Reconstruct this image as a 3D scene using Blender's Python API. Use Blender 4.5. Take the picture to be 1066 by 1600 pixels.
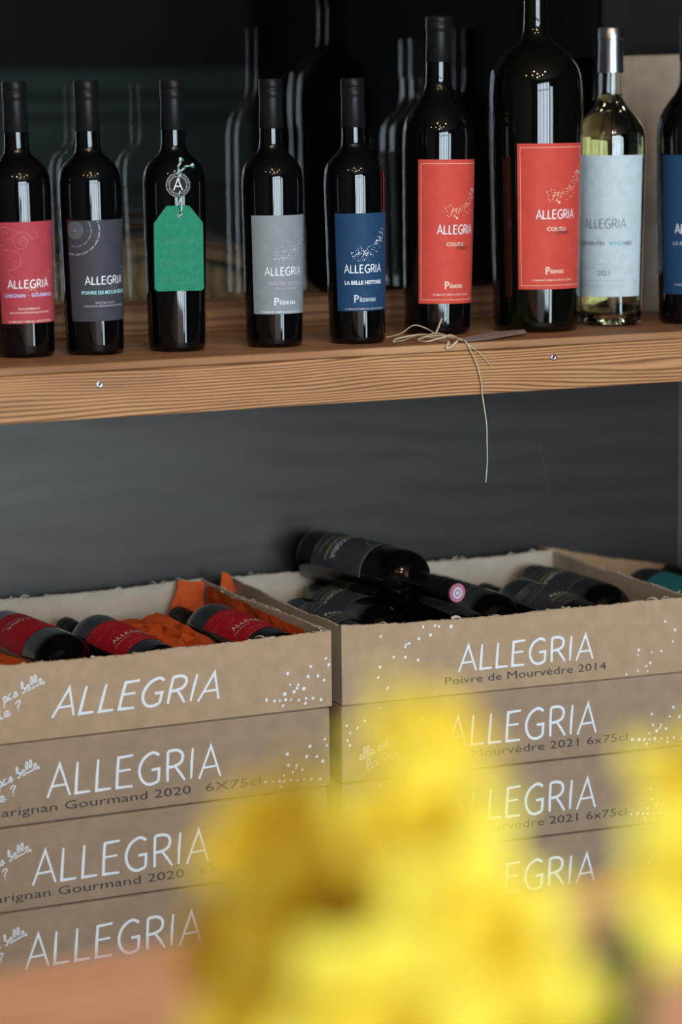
import bpy, bmesh, math, random
from mathutils import Vector, Matrix

# ------------------------------------------------------------------ camera, world, lights, exposure
for o in list(bpy.data.objects):
    bpy.data.objects.remove(o)
sc = bpy.context.scene
COL = sc.collection
R = math.radians
SH = 1.15                                   # height of the shelf's top face

cam_data = bpy.data.cameras.new('camera')
cam = bpy.data.objects.new('camera', cam_data)
COL.objects.link(cam)
cam_data.sensor_fit = 'HORIZONTAL'
cam_data.sensor_width = 24.0
cam_data.lens = 4442.0 / 1066.0 * 24.0      # a 100 mm lens
yaw, pitch, roll = R(26.3), R(8.2), R(-0.68)
fwd = Vector((math.sin(yaw) * math.cos(pitch), math.cos(yaw) * math.cos(pitch), -math.sin(pitch)))
rt = Vector((math.cos(yaw), -math.sin(yaw), 0.0))
up = rt.cross(fwd)
cr, sr = math.cos(roll), math.sin(roll)
rt2, up2 = cr * rt + sr * up, -sr * rt + cr * up
cam.matrix_world = Matrix((
    (rt2.x, up2.x, -fwd.x, -1.5098),
    (rt2.y, up2.y, -fwd.y, -3.0496),
    (rt2.z, up2.z, -fwd.z, 1.4438),
    (0, 0, 0, 1)))
cam_data.clip_start = 0.05
cam_data.dof.use_dof = True
cam_data.dof.focus_distance = 3.47
cam_data.dof.aperture_fstop = 2.8
sc.camera = cam

world = bpy.data.worlds.new('world')
sc.world = world
world.use_nodes = True
wbg = world.node_tree.nodes['Background']
wbg.inputs[0].default_value = (0.55, 0.68, 0.85, 1)
wbg.inputs[1].default_value = 0.05

def area(name, loc, target, sx, sy, power, color):
    l = bpy.data.lights.new(name, 'AREA')
    l.shape = 'RECTANGLE'
    l.size, l.size_y = sx, sy
    l.energy = power
    l.color = color
    o = bpy.data.objects.new(name, l)
    COL.objects.link(o)
    o.location = loc
    d = Vector(target) - Vector(loc)
    o.rotation_euler = d.to_track_quat('-Z', 'Y').to_euler()
    return o

# daylight through the wide glazed shop front behind the photographer
area('daylight_front', (-1.0, -6.30, 1.60), (-1.0, 0, 1.60), 3.4, 2.4, 460, (0.72, 0.88, 1.0))
area('panel_sheen_light', (1.30, -6.30, 1.25), (1.30, 0, 1.25), 0.7, 2.3, 64, (0.72, 0.88, 1.0))  # added light, no known door: brightens the sheen on the panel's left side

sc.view_settings.view_transform = 'Standard'
sc.view_settings.look = 'None'
sc.view_settings.gamma = 1.0
sc.view_settings.use_curve_mapping = False
sc.view_settings.exposure = 0.0
try:
    sc.cycles.use_denoising = True
    sc.cycles.denoising_prefilter = 'ACCURATE'
    sc.cycles.max_bounces = 12
    sc.cycles.transparent_max_bounces = 16
    sc.cycles.caustics_reflective = False
    sc.cycles.caustics_refractive = False
    sc.cycles.sample_clamp_indirect = 6.0
except Exception:
    pass

# ------------------------------------------------------------------ helpers
random.seed(7)

def tag(o, label=None, cat=None, group=None, kind=None):
    if label: o['label'] = label
    if cat: o['category'] = cat
    if group: o['group'] = group
    if kind: o['kind'] = kind
    return o

def empty(name, loc=(0, 0, 0), rz=0.0, label=None, cat=None, group=None):
    o = bpy.data.objects.new(name, None)
    o.empty_display_size = 0.05
    COL.objects.link(o)
    o.location = loc
    o.rotation_euler = (0, 0, rz)
    return tag(o, label, cat, group)

def mesh_of(name, verts, faces, mat, smooth=False):
    me = bpy.data.meshes.new(name)
    me.from_pydata([tuple(v) for v in verts], [], faces)
    if mat is not None:
        me.materials.append(mat)
    if smooth:
        me.polygons.foreach_set('use_smooth', [True] * len(me.polygons))
    me.update()
    return me

def put(name, me, parent=None, loc=None, rot=None):
    o = bpy.data.objects.new(name, me)
    COL.objects.link(o)
    if parent is not None:
        o.parent = parent
    if loc is not None: o.location = loc
    if rot is not None: o.rotation_euler = rot
    return o

def obj(name, verts, faces, mat, parent=None, smooth=False):
    return put(name, mesh_of(name, verts, faces, mat, smooth), parent)

def bm_obj(name, bm, mat, parent=None, smooth=False):
    me = bpy.data.meshes.new(name)
    bm.normal_update()
    bm.to_mesh(me)
    bm.free()
    me.materials.append(mat)
    if smooth:
        me.polygons.foreach_set('use_smooth', [True] * len(me.polygons))
    return put(name, me, parent)

def box_bm(x0, x1, y0, y1, z0, z1, bevel=0.0, seg=1):
    bm = bmesh.new()
    vs = [bm.verts.new((x, y, z)) for x in (x0, x1) for y in (y0, y1) for z in (z0, z1)]
    for f in ((0, 1, 3, 2), (4, 6, 7, 5), (0, 4, 5, 1), (2, 3, 7, 6), (0, 2, 6, 4), (1, 5, 7, 3)):
        bm.faces.new([vs[i] for i in f])
    bmesh.ops.recalc_face_normals(bm, faces=bm.faces)
    if bevel > 0:
        bmesh.ops.bevel(bm, geom=list(bm.edges), offset=bevel, segments=seg, affect='EDGES', profile=0.6)
    return bm

def box(name, x0, x1, y0, y1, z0, z1, mat, parent=None, bevel=0.0, seg=1):
    return bm_obj(name, box_bm(x0, x1, y0, y1, z0, z1, bevel, seg), mat, parent)

def lathe(prof, n=56, close_top=True, close_bottom=True):
    vs, fs = [], []
    for (z, r) in prof:
        for k in range(n):
            a = 2 * math.pi * k / n
            vs.append((r * math.cos(a), r * math.sin(a), z))
    for i in range(len(prof) - 1):
        for k in range(n):
            k2 = (k + 1) % n
            fs.append((i * n + k, i * n + k2, (i + 1) * n + k2, (i + 1) * n + k))
    if close_bottom:
        fs.append(tuple(reversed(range(n))))
    if close_top:
        b = (len(prof) - 1) * n
        fs.append(tuple(b + k for k in range(n)))
    return vs, fs

def smooth_path(pts, sub=6):
    pts = [Vector(p) for p in pts]
    if len(pts) < 3:
        return pts
    out = []
    for i in range(len(pts) - 1):
        p0 = pts[max(i - 1, 0)]; p1 = pts[i]; p2 = pts[i + 1]; p3 = pts[min(i + 2, len(pts) - 1)]
        for k in range(sub):
            t = k / sub
            out.append(0.5 * ((2 * p1) + (p2 - p0) * t + (2 * p0 - 5 * p1 + 4 * p2 - p3) * t * t
                              + (3 * p1 - p0 - 3 * p2 + p3) * t * t * t))
    out.append(pts[-1])
    return out

def tube(pts, r, n=6, flat=1.0):
    """a tube along pts; r is a number or a list of radii; flat squashes one side axis"""
    pts = [Vector(p) for p in pts]
    rs = r if isinstance(r, (list, tuple)) else [r] * len(pts)
    vs, fs = [], []
    ref = Vector((0, 0, 1))
    d0 = (pts[1] - pts[0]).normalized()
    if abs(d0.dot(ref)) > 0.9: ref = Vector((1, 0, 0))
    side = d0.cross(ref).normalized()
    for i, p in enumerate(pts):
        d = (pts[min(i + 1, len(pts) - 1)] - pts[max(i - 1, 0)]).normalized()
        side = (side - d * side.dot(d)).normalized()
        u2 = d.cross(side)
        for k in range(n):
            a = 2 * math.pi * k / n
            vs.append(p + side * (rs[i] * math.cos(a)) + u2 * (rs[i] * flat * math.sin(a)))
    for i in range(len(pts) - 1):
        for k in range(n):
            k2 = (k + 1) % n
            fs.append((i * n + k, i * n + k2, (i + 1) * n + k2, (i + 1) * n + k))
    fs.append(tuple(reversed(range(n))))
    fs.append(tuple((len(pts) - 1) * n + k for k in range(n)))
    return vs, fs

# ------------------------------------------------------------------ materials
def new_mat(name):
    m = bpy.data.materials.new(name)
    m.use_nodes = True
    nt = m.node_tree
    return m, nt, nt.nodes['Principled BSDF']

def plain(name, col, rough=0.5, metal=0.0, spec=0.5, **kw):
    m, nt, b = new_mat(name)
    b.inputs['Base Color'].default_value = (*col, 1)
    b.inputs['Roughness'].default_value = rough
    b.inputs['Metallic'].default_value = metal
    b.inputs['Specular IOR Level'].default_value = spec
    for k, v in kw.items():
        b.inputs[k.replace('_', ' ')].default_value = v
    return m

def noisy(name, c1, c2, scale=(30, 30, 30), rough=0.8, detail=4.0, bump=0.0, bscale=400.0, lo=0.35, hi=0.65, spec=0.3):
    m, nt, b = new_mat(name)
    tc = nt.nodes.new('ShaderNodeTexCoord')
    mp = nt.nodes.new('ShaderNodeMapping')
    mp.inputs['Scale'].default_value = scale
    nz = nt.nodes.new('ShaderNodeTexNoise')
    nz.inputs['Scale'].default_value = 1.0
    nz.inputs['Detail'].default_value = detail
    rp = nt.nodes.new('ShaderNodeValToRGB')
    rp.color_ramp.elements[0].position = lo
    rp.color_ramp.elements[0].color = (*c1, 1)
    rp.color_ramp.elements[1].position = hi
    rp.color_ramp.elements[1].color = (*c2, 1)
    nt.links.new(tc.outputs['Object'], mp.inputs['Vector'])
    nt.links.new(mp.outputs['Vector'], nz.inputs['Vector'])
    nt.links.new(nz.outputs['Fac'], rp.inputs['Fac'])
    nt.links.new(rp.outputs['Color'], b.inputs['Base Color'])
    b.inputs['Roughness'].default_value = rough
    b.inputs['Specular IOR Level'].default_value = spec
    if bump > 0:
        n2 = nt.nodes.new('ShaderNodeTexNoise')
        n2.inputs['Scale'].default_value = bscale
        n2.inputs['Detail'].default_value = 3
        bp = nt.nodes.new('ShaderNodeBump')
        bp.inputs['Strength'].default_value = bump
        bp.inputs['Distance'].default_value = 0.001
        nt.links.new(tc.outputs['Object'], n2.inputs['Vector'])
        nt.links.new(n2.outputs['Fac'], bp.inputs['Height'])
        nt.links.new(bp.outputs['Normal'], b.inputs['Normal'])
    return m

def wood(name, c_light, c_dark, axis='Z', period=0.006, warp=1.0, rough=0.55, contrast=(0.45, 0.95), blotch=0.0):
    """growth lines running along X; `axis` is the axis the lines repeat on"""
    m, nt, b = new_mat(name)
    tc = nt.nodes.new('ShaderNodeTexCoord')
    mp = nt.nodes.new('ShaderNodeMapping')
    mp.inputs['Scale'].default_value = (0.10, 1.0, 1.0)
    nz = nt.nodes.new('ShaderNodeTexNoise')
    nz.inputs['Scale'].default_value = 16.0
    nz.inputs['Detail'].default_value = 2.0
    nt.links.new(tc.outputs['Object'], mp.inputs['Vector'])
    nt.links.new(mp.outputs['Vector'], nz.inputs['Vector'])
    sub = nt.nodes.new('ShaderNodeMath'); sub.operation = 'SUBTRACT'; sub.inputs[1].default_value = 0.5
    mul = nt.nodes.new('ShaderNodeMath'); mul.operation = 'MULTIPLY'; mul.inputs[1].default_value = 0.035 * warp
    nt.links.new(nz.outputs['Fac'], sub.inputs[0]); nt.links.new(sub.outputs[0], mul.inputs[0])
    sx = nt.nodes.new('ShaderNodeSeparateXYZ')
    nt.links.new(tc.outputs['Object'], sx.inputs[0])
    add = nt.nodes.new('ShaderNodeMath'); add.operation = 'ADD'
    nt.links.new(sx.outputs[axis], add.inputs[0]); nt.links.new(mul.outputs[0], add.inputs[1])
    ph = nt.nodes.new('ShaderNodeMath'); ph.operation = 'MULTIPLY'; ph.inputs[1].default_value = 2 * math.pi / period
    nt.links.new(add.outputs[0], ph.inputs[0])
    sn = nt.nodes.new('ShaderNodeMath'); sn.operation = 'SINE'
    nt.links.new(ph.outputs[0], sn.inputs[0])
    hf = nt.nodes.new('ShaderNodeMath'); hf.operation = 'MULTIPLY_ADD'; hf.inputs[1].default_value = 0.5; hf.inputs[2].default_value = 0.5
    nt.links.new(sn.outputs[0], hf.inputs[0])
    # fine fibre
    mp2 = nt.nodes.new('ShaderNodeMapping'); mp2.inputs['Scale'].default_value = (12, 500, 500)
    n2 = nt.nodes.new('ShaderNodeTexNoise'); n2.inputs['Scale'].default_value = 1.0; n2.inputs['Detail'].default_value = 3
    nt.links.new(tc.outputs['Object'], mp2.inputs['Vector']); nt.links.new(mp2.outputs['Vector'], n2.inputs['Vector'])
    mx0 = nt.nodes.new('ShaderNodeMath'); mx0.operation = 'MULTIPLY_ADD'; mx0.inputs[1].default_value = 0.5
    nt.links.new(n2.outputs['Fac'], mx0.inputs[0]); 
    pw = nt.nodes.new('ShaderNodeMath'); pw.operation = 'POWER'; pw.inputs[1].default_value = 2.2
    nt.links.new(hf.outputs[0], pw.inputs[0])
    nt.links.new(pw.outputs[0], mx0.inputs[2])
    rp = nt.nodes.new('ShaderNodeValToRGB')
    rp.color_ramp.elements[0].position = contrast[0] - 0.25
    rp.color_ramp.elements[0].color = (*c_light, 1)
    rp.color_ramp.elements[1].position = contrast[1] + 0.2
    rp.color_ramp.elements[1].color = (*c_dark, 1)
    nt.links.new(mx0.outputs[0], rp.inputs['Fac'])
    out = rp.outputs['Color']
    # broad colour drift and stains
    mp3 = nt.nodes.new('ShaderNodeMapping'); mp3.inputs['Scale'].default_value = (5, 22, 22)
    n3 = nt.nodes.new('ShaderNodeTexNoise'); n3.inputs['Scale'].default_value = 1.0; n3.inputs['Detail'].default_value = 3
    nt.links.new(tc.outputs['Object'], mp3.inputs['Vector']); nt.links.new(mp3.outputs['Vector'], n3.inputs['Vector'])
    r3 = nt.nodes.new('ShaderNodeValToRGB')
    r3.color_ramp.elements[0].position = 0.25; g = 1.0 - 0.25 - blotch
    r3.color_ramp.elements[0].color = (g, g * 0.95, g * 0.9, 1)
    r3.color_ramp.elements[1].position = 0.6; r3.color_ramp.elements[1].color = (1, 1, 1, 1)
    nt.links.new(n3.outputs['Fac'], r3.inputs['Fac'])
    mm = nt.nodes.new('ShaderNodeMix'); mm.data_type = 'RGBA'; mm.blend_type = 'MULTIPLY'
    mm.inputs['Factor'].default_value = 1.0
    nt.links.new(out, mm.inputs['A']); nt.links.new(r3.outputs['Color'], mm.inputs['B'])
    nt.links.new(mm.outputs['Result'], b.inputs['Base Color'])
    b.inputs['Roughness'].default_value = rough
    b.inputs['Specular IOR Level'].default_value = 0.3
    bp = nt.nodes.new('ShaderNodeBump'); bp.inputs['Strength'].default_value = 0.15; bp.inputs['Distance'].default_value = 0.001
    nt.links.new(mx0.outputs[0], bp.inputs['Height']); nt.links.new(bp.outputs['Normal'], b.inputs['Normal'])
    return m

def pane_glass(name, tint=(1, 1, 1)):
    m = bpy.data.materials.new(name)
    m.use_nodes = True
    nt = m.node_tree
    nt.nodes.clear()
    out = nt.nodes.new('ShaderNodeOutputMaterial')
    tr = nt.nodes.new('ShaderNodeBsdfTransparent'); tr.inputs[0].default_value = (*tint, 1)
    gl = nt.nodes.new('ShaderNodeBsdfGlossy'); gl.inputs['Roughness'].default_value = 0.012
    fr = nt.nodes.new('ShaderNodeFresnel'); fr.inputs['IOR'].default_value = 1.6
    ad = nt.nodes.new('ShaderNodeMixShader')
    nt.links.new(fr.outputs[0], ad.inputs[0])
    nt.links.new(tr.outputs[0], ad.inputs[1])
    nt.links.new(gl.outputs[0], ad.inputs[2])
    nt.links.new(ad.outputs[0], out.inputs['Surface'])
    return m

def petal_mat(name, col, col2):
    m = bpy.data.materials.new(name)
    m.use_nodes = True
    nt = m.node_tree
    nt.nodes.clear()
    out = nt.nodes.new('ShaderNodeOutputMaterial')
    tc = nt.nodes.new('ShaderNodeTexCoord')
    nz = nt.nodes.new('ShaderNodeTexNoise'); nz.inputs['Scale'].default_value = 60
    nt.links.new(tc.outputs['Object'], nz.inputs['Vector'])
    rp = nt.nodes.new('ShaderNodeValToRGB')
    rp.color_ramp.elements[0].position = 0.3; rp.color_ramp.elements[0].color = (*col2, 1)
    rp.color_ramp.elements[1].position = 0.6; rp.color_ramp.elements[1].color = (*col, 1)
    nt.links.new(nz.outputs['Fac'], rp.inputs['Fac'])
    df = nt.nodes.new('ShaderNodeBsdfDiffuse'); tl = nt.nodes.new('ShaderNodeBsdfTranslucent')
    nt.links.new(rp.outputs['Color'], df.inputs[0]); nt.links.new(rp.outputs['Color'], tl.inputs[0])
    mx = nt.nodes.new('ShaderNodeMixShader'); mx.inputs[0].default_value = 0.28
    nt.links.new(df.outputs[0], mx.inputs[1]); nt.links.new(tl.outputs[0], mx.inputs[2])
    nt.links.new(mx.outputs[0], out.inputs['Surface'])
    return m

def panel_mat(name):
    """dark stained panel: broad soft grain sweeping across, fine dust specks"""
    m, nt, b = new_mat(name)
    tc = nt.nodes.new('ShaderNodeTexCoord')
    mp = nt.nodes.new('ShaderNodeMapping'); mp.inputs['Scale'].default_value = (1.5, 1.0, 9.0)
    nz = nt.nodes.new('ShaderNodeTexNoise'); nz.inputs['Scale'].default_value = 2.2; nz.inputs['Detail'].default_value = 7; nz.inputs['Roughness'].default_value = 0.6
    nt.links.new(tc.outputs['Object'], mp.inputs['Vector']); nt.links.new(mp.outputs['Vector'], nz.inputs['Vector'])
    wv = nt.nodes.new('ShaderNodeTexWave'); wv.wave_type = 'BANDS'; wv.bands_direction = 'Z'
    wv.inputs['Scale'].default_value = 4.0; wv.inputs['Distortion'].default_value = 7.0
    wv.inputs['Detail'].default_value = 3.0; wv.inputs['Detail Scale'].default_value = 1.2
    mp2 = nt.nodes.new('ShaderNodeMapping'); mp2.inputs['Scale'].default_value = (0.8, 1.0, 2.0); mp2.inputs['Rotation'].default_value = (0, R(-8), 0)
    nt.links.new(tc.outputs['Object'], mp2.inputs['Vector']); nt.links.new(mp2.outputs['Vector'], wv.inputs['Vector'])
    mx = nt.nodes.new('ShaderNodeMath'); mx.operation = 'MULTIPLY_ADD'; mx.inputs[1].default_value = 0.20
    nt.links.new(wv.outputs['Fac'], mx.inputs[0]); nt.links.new(nz.outputs['Fac'], mx.inputs[2])
    rp = nt.nodes.new('ShaderNodeValToRGB')
    rp.color_ramp.elements[0].position = 0.35; rp.color_ramp.elements[0].color = (0.011, 0.0105, 0.010, 1)
    rp.color_ramp.elements[1].position = 0.95; rp.color_ramp.elements[1].color = (0.034, 0.031, 0.028, 1)
    nt.links.new(mx.outputs[0], rp.inputs['Fac']); nt.links.new(rp.outputs['Color'], b.inputs['Base Color'])
    rr = nt.nodes.new('ShaderNodeMapRange')
    rr.inputs['From Min'].default_value = 0.40; rr.inputs['From Max'].default_value = 0.80
    rr.inputs['To Min'].default_value = 0.46; rr.inputs['To Max'].default_value = 0.32
    nt.links.new(mx.outputs[0], rr.inputs['Value']); nt.links.new(rr.outputs[0], b.inputs['Roughness'])
    b.inputs['Specular IOR Level'].default_value = 0.9
    b.inputs['Specular Tint'].default_value = (1.0, 0.95, 0.90, 1)
    return m

def kraft(name, c, rough=0.85, flute=0.0):
    c1 = tuple(v * 0.90 for v in c); c2 = tuple(min(1, v * 1.06) for v in c)
    m = noisy(name, c1, c2, (45, 45, 45), rough, 8.0, 0.12, 700.0, 0.3, 0.7, 0.2)
    return m

M = {}
M['card'] = kraft('kraft_cardboard', (0.48, 0.335, 0.215))
M['card_shaded'] = kraft('kraft_cardboard_shaded', (0.385, 0.275, 0.190))  # same kraft, darkened: weaker light on the lower rows put into the colour
M['card_in'] = kraft('grey_kraft_inside', (0.54, 0.45, 0.355))
M['card_brown'] = kraft('brown_cardboard', (0.42, 0.25, 0.14))
M['card_grey'] = kraft('greyish_carton', (0.33, 0.25, 0.19))
M['fibre'] = plain('torn_paper_fibre', (0.62, 0.54, 0.44), 0.9, spec=0.1)
M['white_print'] = plain('white_print', (0.84, 0.90, 0.97), 0.6)
M['black_print'] = plain('black_print', (0.045, 0.042, 0.045), 0.7)
M['pine'] = wood('pine_beam', (0.56, 0.295, 0.135), (0.25, 0.105, 0.04), 'Z', 0.0046, 1.5, contrast=(0.5, 1.05))
M['pine_edge'] = wood('pine_board_edge', (0.55, 0.30, 0.15), (0.36, 0.17, 0.075), 'Y', 0.018, 1.0, contrast=(0.4, 0.9), blotch=0.15)
M['pine_rail'] = wood('pine_rail', (0.40, 0.20, 0.09), (0.22, 0.095, 0.04), 'Z', 0.013, 1.2, blotch=0.1)
M['panel'] = panel_mat('dark_panel')
M['seam'] = plain('seam_metal', (0.12, 0.12, 0.125), 0.5)
M['glass_black'] = plain('black_bottle_glass', (0.0018, 0.002, 0.0024), 0.02, spec=0.5)
M['glass_olive'] = plain('dark_olive_bottle_glass', (0.0022, 0.0028, 0.0012), 0.03, spec=0.5)
M['capsule'] = noisy('black_capsule', (0.0055, 0.006, 0.0075), (0.008, 0.0085, 0.0105), (60, 60, 20), 0.36, 3, spec=0.16)
M['capsule_silver'] = plain('silver_capsule', (0.36, 0.37, 0.39), 0.30, 1.0)
M['glass_pane'] = pane_glass('window_glass')
M['dark_wall'] = noisy('dark_wall_paint', (0.010, 0.010, 0.011), (0.014, 0.014, 0.015), (4, 4, 4), 0.8, spec=0.08)
M['room_wall'] = noisy('room_wall', (0.10, 0.085, 0.07), (0.13, 0.11, 0.09), (3, 3, 3), 0.8)
M['ceiling'] = noisy('ceiling', (0.10, 0.085, 0.07), (0.12, 0.10, 0.08), (3, 3, 3), 0.8)
M['floor'] = noisy('floor', (0.16, 0.12, 0.09), (0.22, 0.17, 0.12), (2, 2, 2), 0.6)
M['black_frame'] = plain('window_frame_black', (0.012, 0.012, 0.013), 0.5)
M['screw'] = plain('zinc_screw', (0.62, 0.64, 0.66), 0.3, 1.0)
M['screw_dark'] = plain('screw_recess', (0.05, 0.05, 0.06), 0.5)

# ------------------------------------------------------------------ lettering
STROKES = {
 'A': (0.74, [[(0, -0.04), (0.36, 1.0), (0.72, -0.03)], [(0.14, 0.31), (0.59, 0.33)]]),
 'L': (0.50, [[(0.03, 1.0), (0.01, 0.5), (0, 0), (0.47, 0.01)]]),
 'E': (0.54, [[(0.50, 1.0), (0.02, 0.97), (0, 0.5), (0, 0.0), (0.52, 0.0)], [(0.0, 0.53), (0.44, 0.55)]]),
 'G': (0.78, [[(0.66, 0.90), (0.50, 1.0), (0.34, 0.98), (0.14, 0.83), (0.02, 0.55), (0.05, 0.27), (0.20, 0.05), (0.42, -0.02), (0.66, 0.06), (0.67, 0.25), (0.67, 0.46), (0.42, 0.45)]]),
 'R': (0.62, [[(0.02, 0), (0.0, 0.5), (0.0, 0.98), (0.26, 1.0), (0.44, 0.92), (0.50, 0.76), (0.44, 0.58), (0.24, 0.48), (0.02, 0.46)], [(0.24, 0.48), (0.42, 0.25), (0.60, -0.02)]]),
 'I': (0.12, [[(0.04, 1.0), (0.02, 0.5), (0.02, 0.0)]]),
}

def ribbon(pts, w, taper=0.75):
    """one mitred flat strip along 2D points (no overlapping faces)"""
    q = [pts[0]]
    for p in pts[1:]:
        if math.dist(p, q[-1]) > 1e-7: q.append(p)
    n = len(q)
    vs, fs = [], []
    if n < 2: return vs, fs
    closed = n > 3 and math.dist(q[0], q[-1]) < 1e-6
    for i in range(n):
        a = q[i - 1] if i else (q[n - 2] if closed else None)
        b = q[i + 1] if i < n - 1 else (q[1] if closed else None)
        d = []
        if a: l = math.dist(a, q[i]); d.append(((q[i][0] - a[0]) / l, (q[i][1] - a[1]) / l))
        if b: l = math.dist(b, q[i]); d.append(((b[0] - q[i][0]) / l, (b[1] - q[i][1]) / l))
        if len(d) == 2:
            mx, my = d[0][0] + d[1][0], d[0][1] + d[1][1]
            l = math.hypot(mx, my)
            if l < 0.3: mx, my, l = d[0][0], d[0][1], 1.0
            mx, my = mx / l, my / l
            k = 1.0 / max(0.42, mx * d[0][0] + my * d[0][1])
        else:
            mx, my = d[0]; k = 1.0
        h = w * 0.5 * k * (taper if (i in (0, n - 1) and not closed) else 1.0)
        vs += [(q[i][0] + my * h, q[i][1] - mx * h), (q[i][0] - my * h, q[i][1] + mx * h)]
    for i in range(n - 1):
        fs.append((2 * i, 2 * i + 2, 2 * i + 3, 2 * i + 1))
    return vs, fs

class Print:
    """2D print geometry (u to the right, v up), later laid on a surface"""
    def __init__(self): self.v = []; self.f = []; self.k = 0
    def addp(self, vs, fs):
        b = len(self.v)
        self.k += 1
        lift = (self.k % 9) * 0.00002                 # ink laid over ink: strokes never share a plane
        self.v += [(p[0], p[1], lift) for p in vs]
        self.f += [tuple(b + i for i in f) for f in fs]
    def line(self, pts, w, taper=0.8, smooth=0):
        if smooth:
            pts = [(p.x, p.y) for p in smooth_path([(x, y, 0) for x, y in pts], smooth)]
        self.addp(*ribbon(pts, w, taper))
    def dot(self, u, v, r, n=6, asp=1.0, rot=0.0):
        vs = []
        for k in range(n):
            a = 2 * math.pi * k / n
            x, y = r * math.cos(a), r * asp * math.sin(a)
            vs.append((u + x * math.cos(rot) - y * math.sin(rot), v + x * math.sin(rot) + y * math.cos(rot)))
        self.addp(vs, [tuple(range(n))])
    def strokes(self, text, u0, v0, width, height, w, slant=0.0, space=0.17, sub=1):
        adv = []
        x = 0.0
        for ch in text:
            adv.append(x); x += STROKES[ch][0] + space
        tot = x - space
        s = width / tot
        for ch, a in zip(text, adv):
            for st in STROKES[ch][1]:
                pts = []
                for (px, py) in st:
                    pts.append((u0 + (a + px) * s + slant * py * height, v0 + py * height))
                if ch == 'G':
                    self.line(pts[:-3], w, 0.8, 3); self.line(pts[-4:], w, 0.9)
                elif ch == 'R' and len(st) > 4:
                    self.line(pts[:3], w, 0.9); self.line(pts[2:], w, 1.0, 3)
                else:
                    self.line(pts, w, 0.72)
    def font(self, text, u0, v0, width, height, bold=0.0, align='L', squash=None):
        vs, fs, w, h = font_mesh(text, bold)
        sy = height / 0.72
        sx = width / w if width else sy
        off = 0 if align == 'L' else (-0.5 * w * sx if align == 'C' else -w * sx)
        self.addp([(u0 + off + x * sx, v0 + y * sy) for x, y in vs], fs)
    def script(self, text, u0, v0, xh, width, w, ang):
        x = 0.0
        lst = []
        for ch in text:
            if ch == ' ':
                x += 0.45; continue
            a, sts = SCRIPT[ch]
            lst.append((x, sts)); x += a
        s = width / x
        ca, sa = math.cos(ang), math.sin(ang)
        for (a, sts) in lst:
            for st in sts:
                pts = []
                for (px, py) in st:
                    X, Y = (a + px) * s + 0.30 * py * xh * 0.8, py * xh
                    pts.append((u0 + X * ca - Y * sa, v0 + X * sa + Y * ca))
                self.line(pts, w, 1.0, 3 if len(pts) > 2 else 0)

SCRIPT = {
 'e': (0.55, [[(0, 0.3), (0.33, 0.5), (0.38, 0.85), (0.2, 1.0), (0.05, 0.6), (0.14, 0.1), (0.36, 0), (0.58, 0.25)]]),
 'l': (0.45, [[(0, 0.2), (0.3, 1.2), (0.3, 1.95), (0.16, 2.0), (0.06, 1.2), (0.1, 0.2), (0.24, 0), (0.46, 0.25)]]),
 's': (0.50, [[(0, 0.15), (0.25, 0.95), (0.36, 0.45), (0.3, 0.05), (0.08, 0.05)], [(0.3, 0.05), (0.5, 0.3)]]),
 't': (0.45, [[(0, 0.3), (0.18, 1.6), (0.1, 0.3), (0.24, 0), (0.46, 0.25)], [(-0.08, 1.05), (0.38, 1.15)]]),
 'p': (0.62, [[(0, 0.5), (0.14, 1.0), (0.03, -0.9)], [(0.10, 0.7), (0.34, 1.0), (0.46, 0.5), (0.3, 0.0), (0.10, 0.15)], [(0.3, 0.02), (0.62, 0.3)]]),
 'a': (0.62, [[(0.44, 0.9), (0.2, 1.0), (0.0, 0.5), (0.14, 0), (0.38, 0.3), (0.46, 0.95), (0.44, 0.2), (0.62, 0.2)]]),
 'b': (0.58, [[(0, 0.2), (0.25, 1.3), (0.25, 1.95), (0.12, 1.9), (0.08, 0.3), (0.25, 0), (0.45, 0.4), (0.3, 0.85)], [(0.3, 0.85), (0.58, 0.6)]]),
 'v': (0.55, [[(0, 0.9), (0.14, 0), (0.4, 0.95), (0.55, 0.8)]]),
 'i': (0.32, [[(0, 0.85), (0.07, 0.05), (0.30, 0.25)], [(0.08, 1.3), (0.11, 1.45)]]),
 ',': (0.25, [[(0.1, 0.2), (0.05, -0.3)]]),
 '?': (0.5, [[(0.0, 1.5), (0.2, 1.9), (0.42, 1.6), (0.2, 1.0), (0.18, 0.5)], [(0.17, 0.1), (0.2, 0.2)]]),
}

_fonts = {}
def font_mesh(text, bold):
    key = (text, bold)
    if key in _fonts: return _fonts[key]
    cu = bpy.data.curves.new('txt', 'FONT')
    cu.body = text
    cu.resolution_u = 2
    cu.offset = bold
    cu.fill_mode = 'FRONT'
    o = bpy.data.objects.new('txt', cu)
    COL.objects.link(o)
    dg = bpy.context.evaluated_depsgraph_get()
    me = o.evaluated_get(dg).to_mesh()
    vs = [(v.co.x, v.co.y) for v in me.vertices]
    fs = [tuple(p.vertices) for p in me.polygons]
    o.evaluated_get(dg).to_mesh_clear()
    bpy.data.objects.remove(o)
    bpy.data.curves.remove(cu)
    x0 = min(v[0] for v in vs); x1 = max(v[0] for v in vs)
    vs = [(x - x0, y) for x, y in vs]
    _fonts[key] = (vs, fs, x1 - x0, 0.72)
    return _fonts[key]

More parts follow.
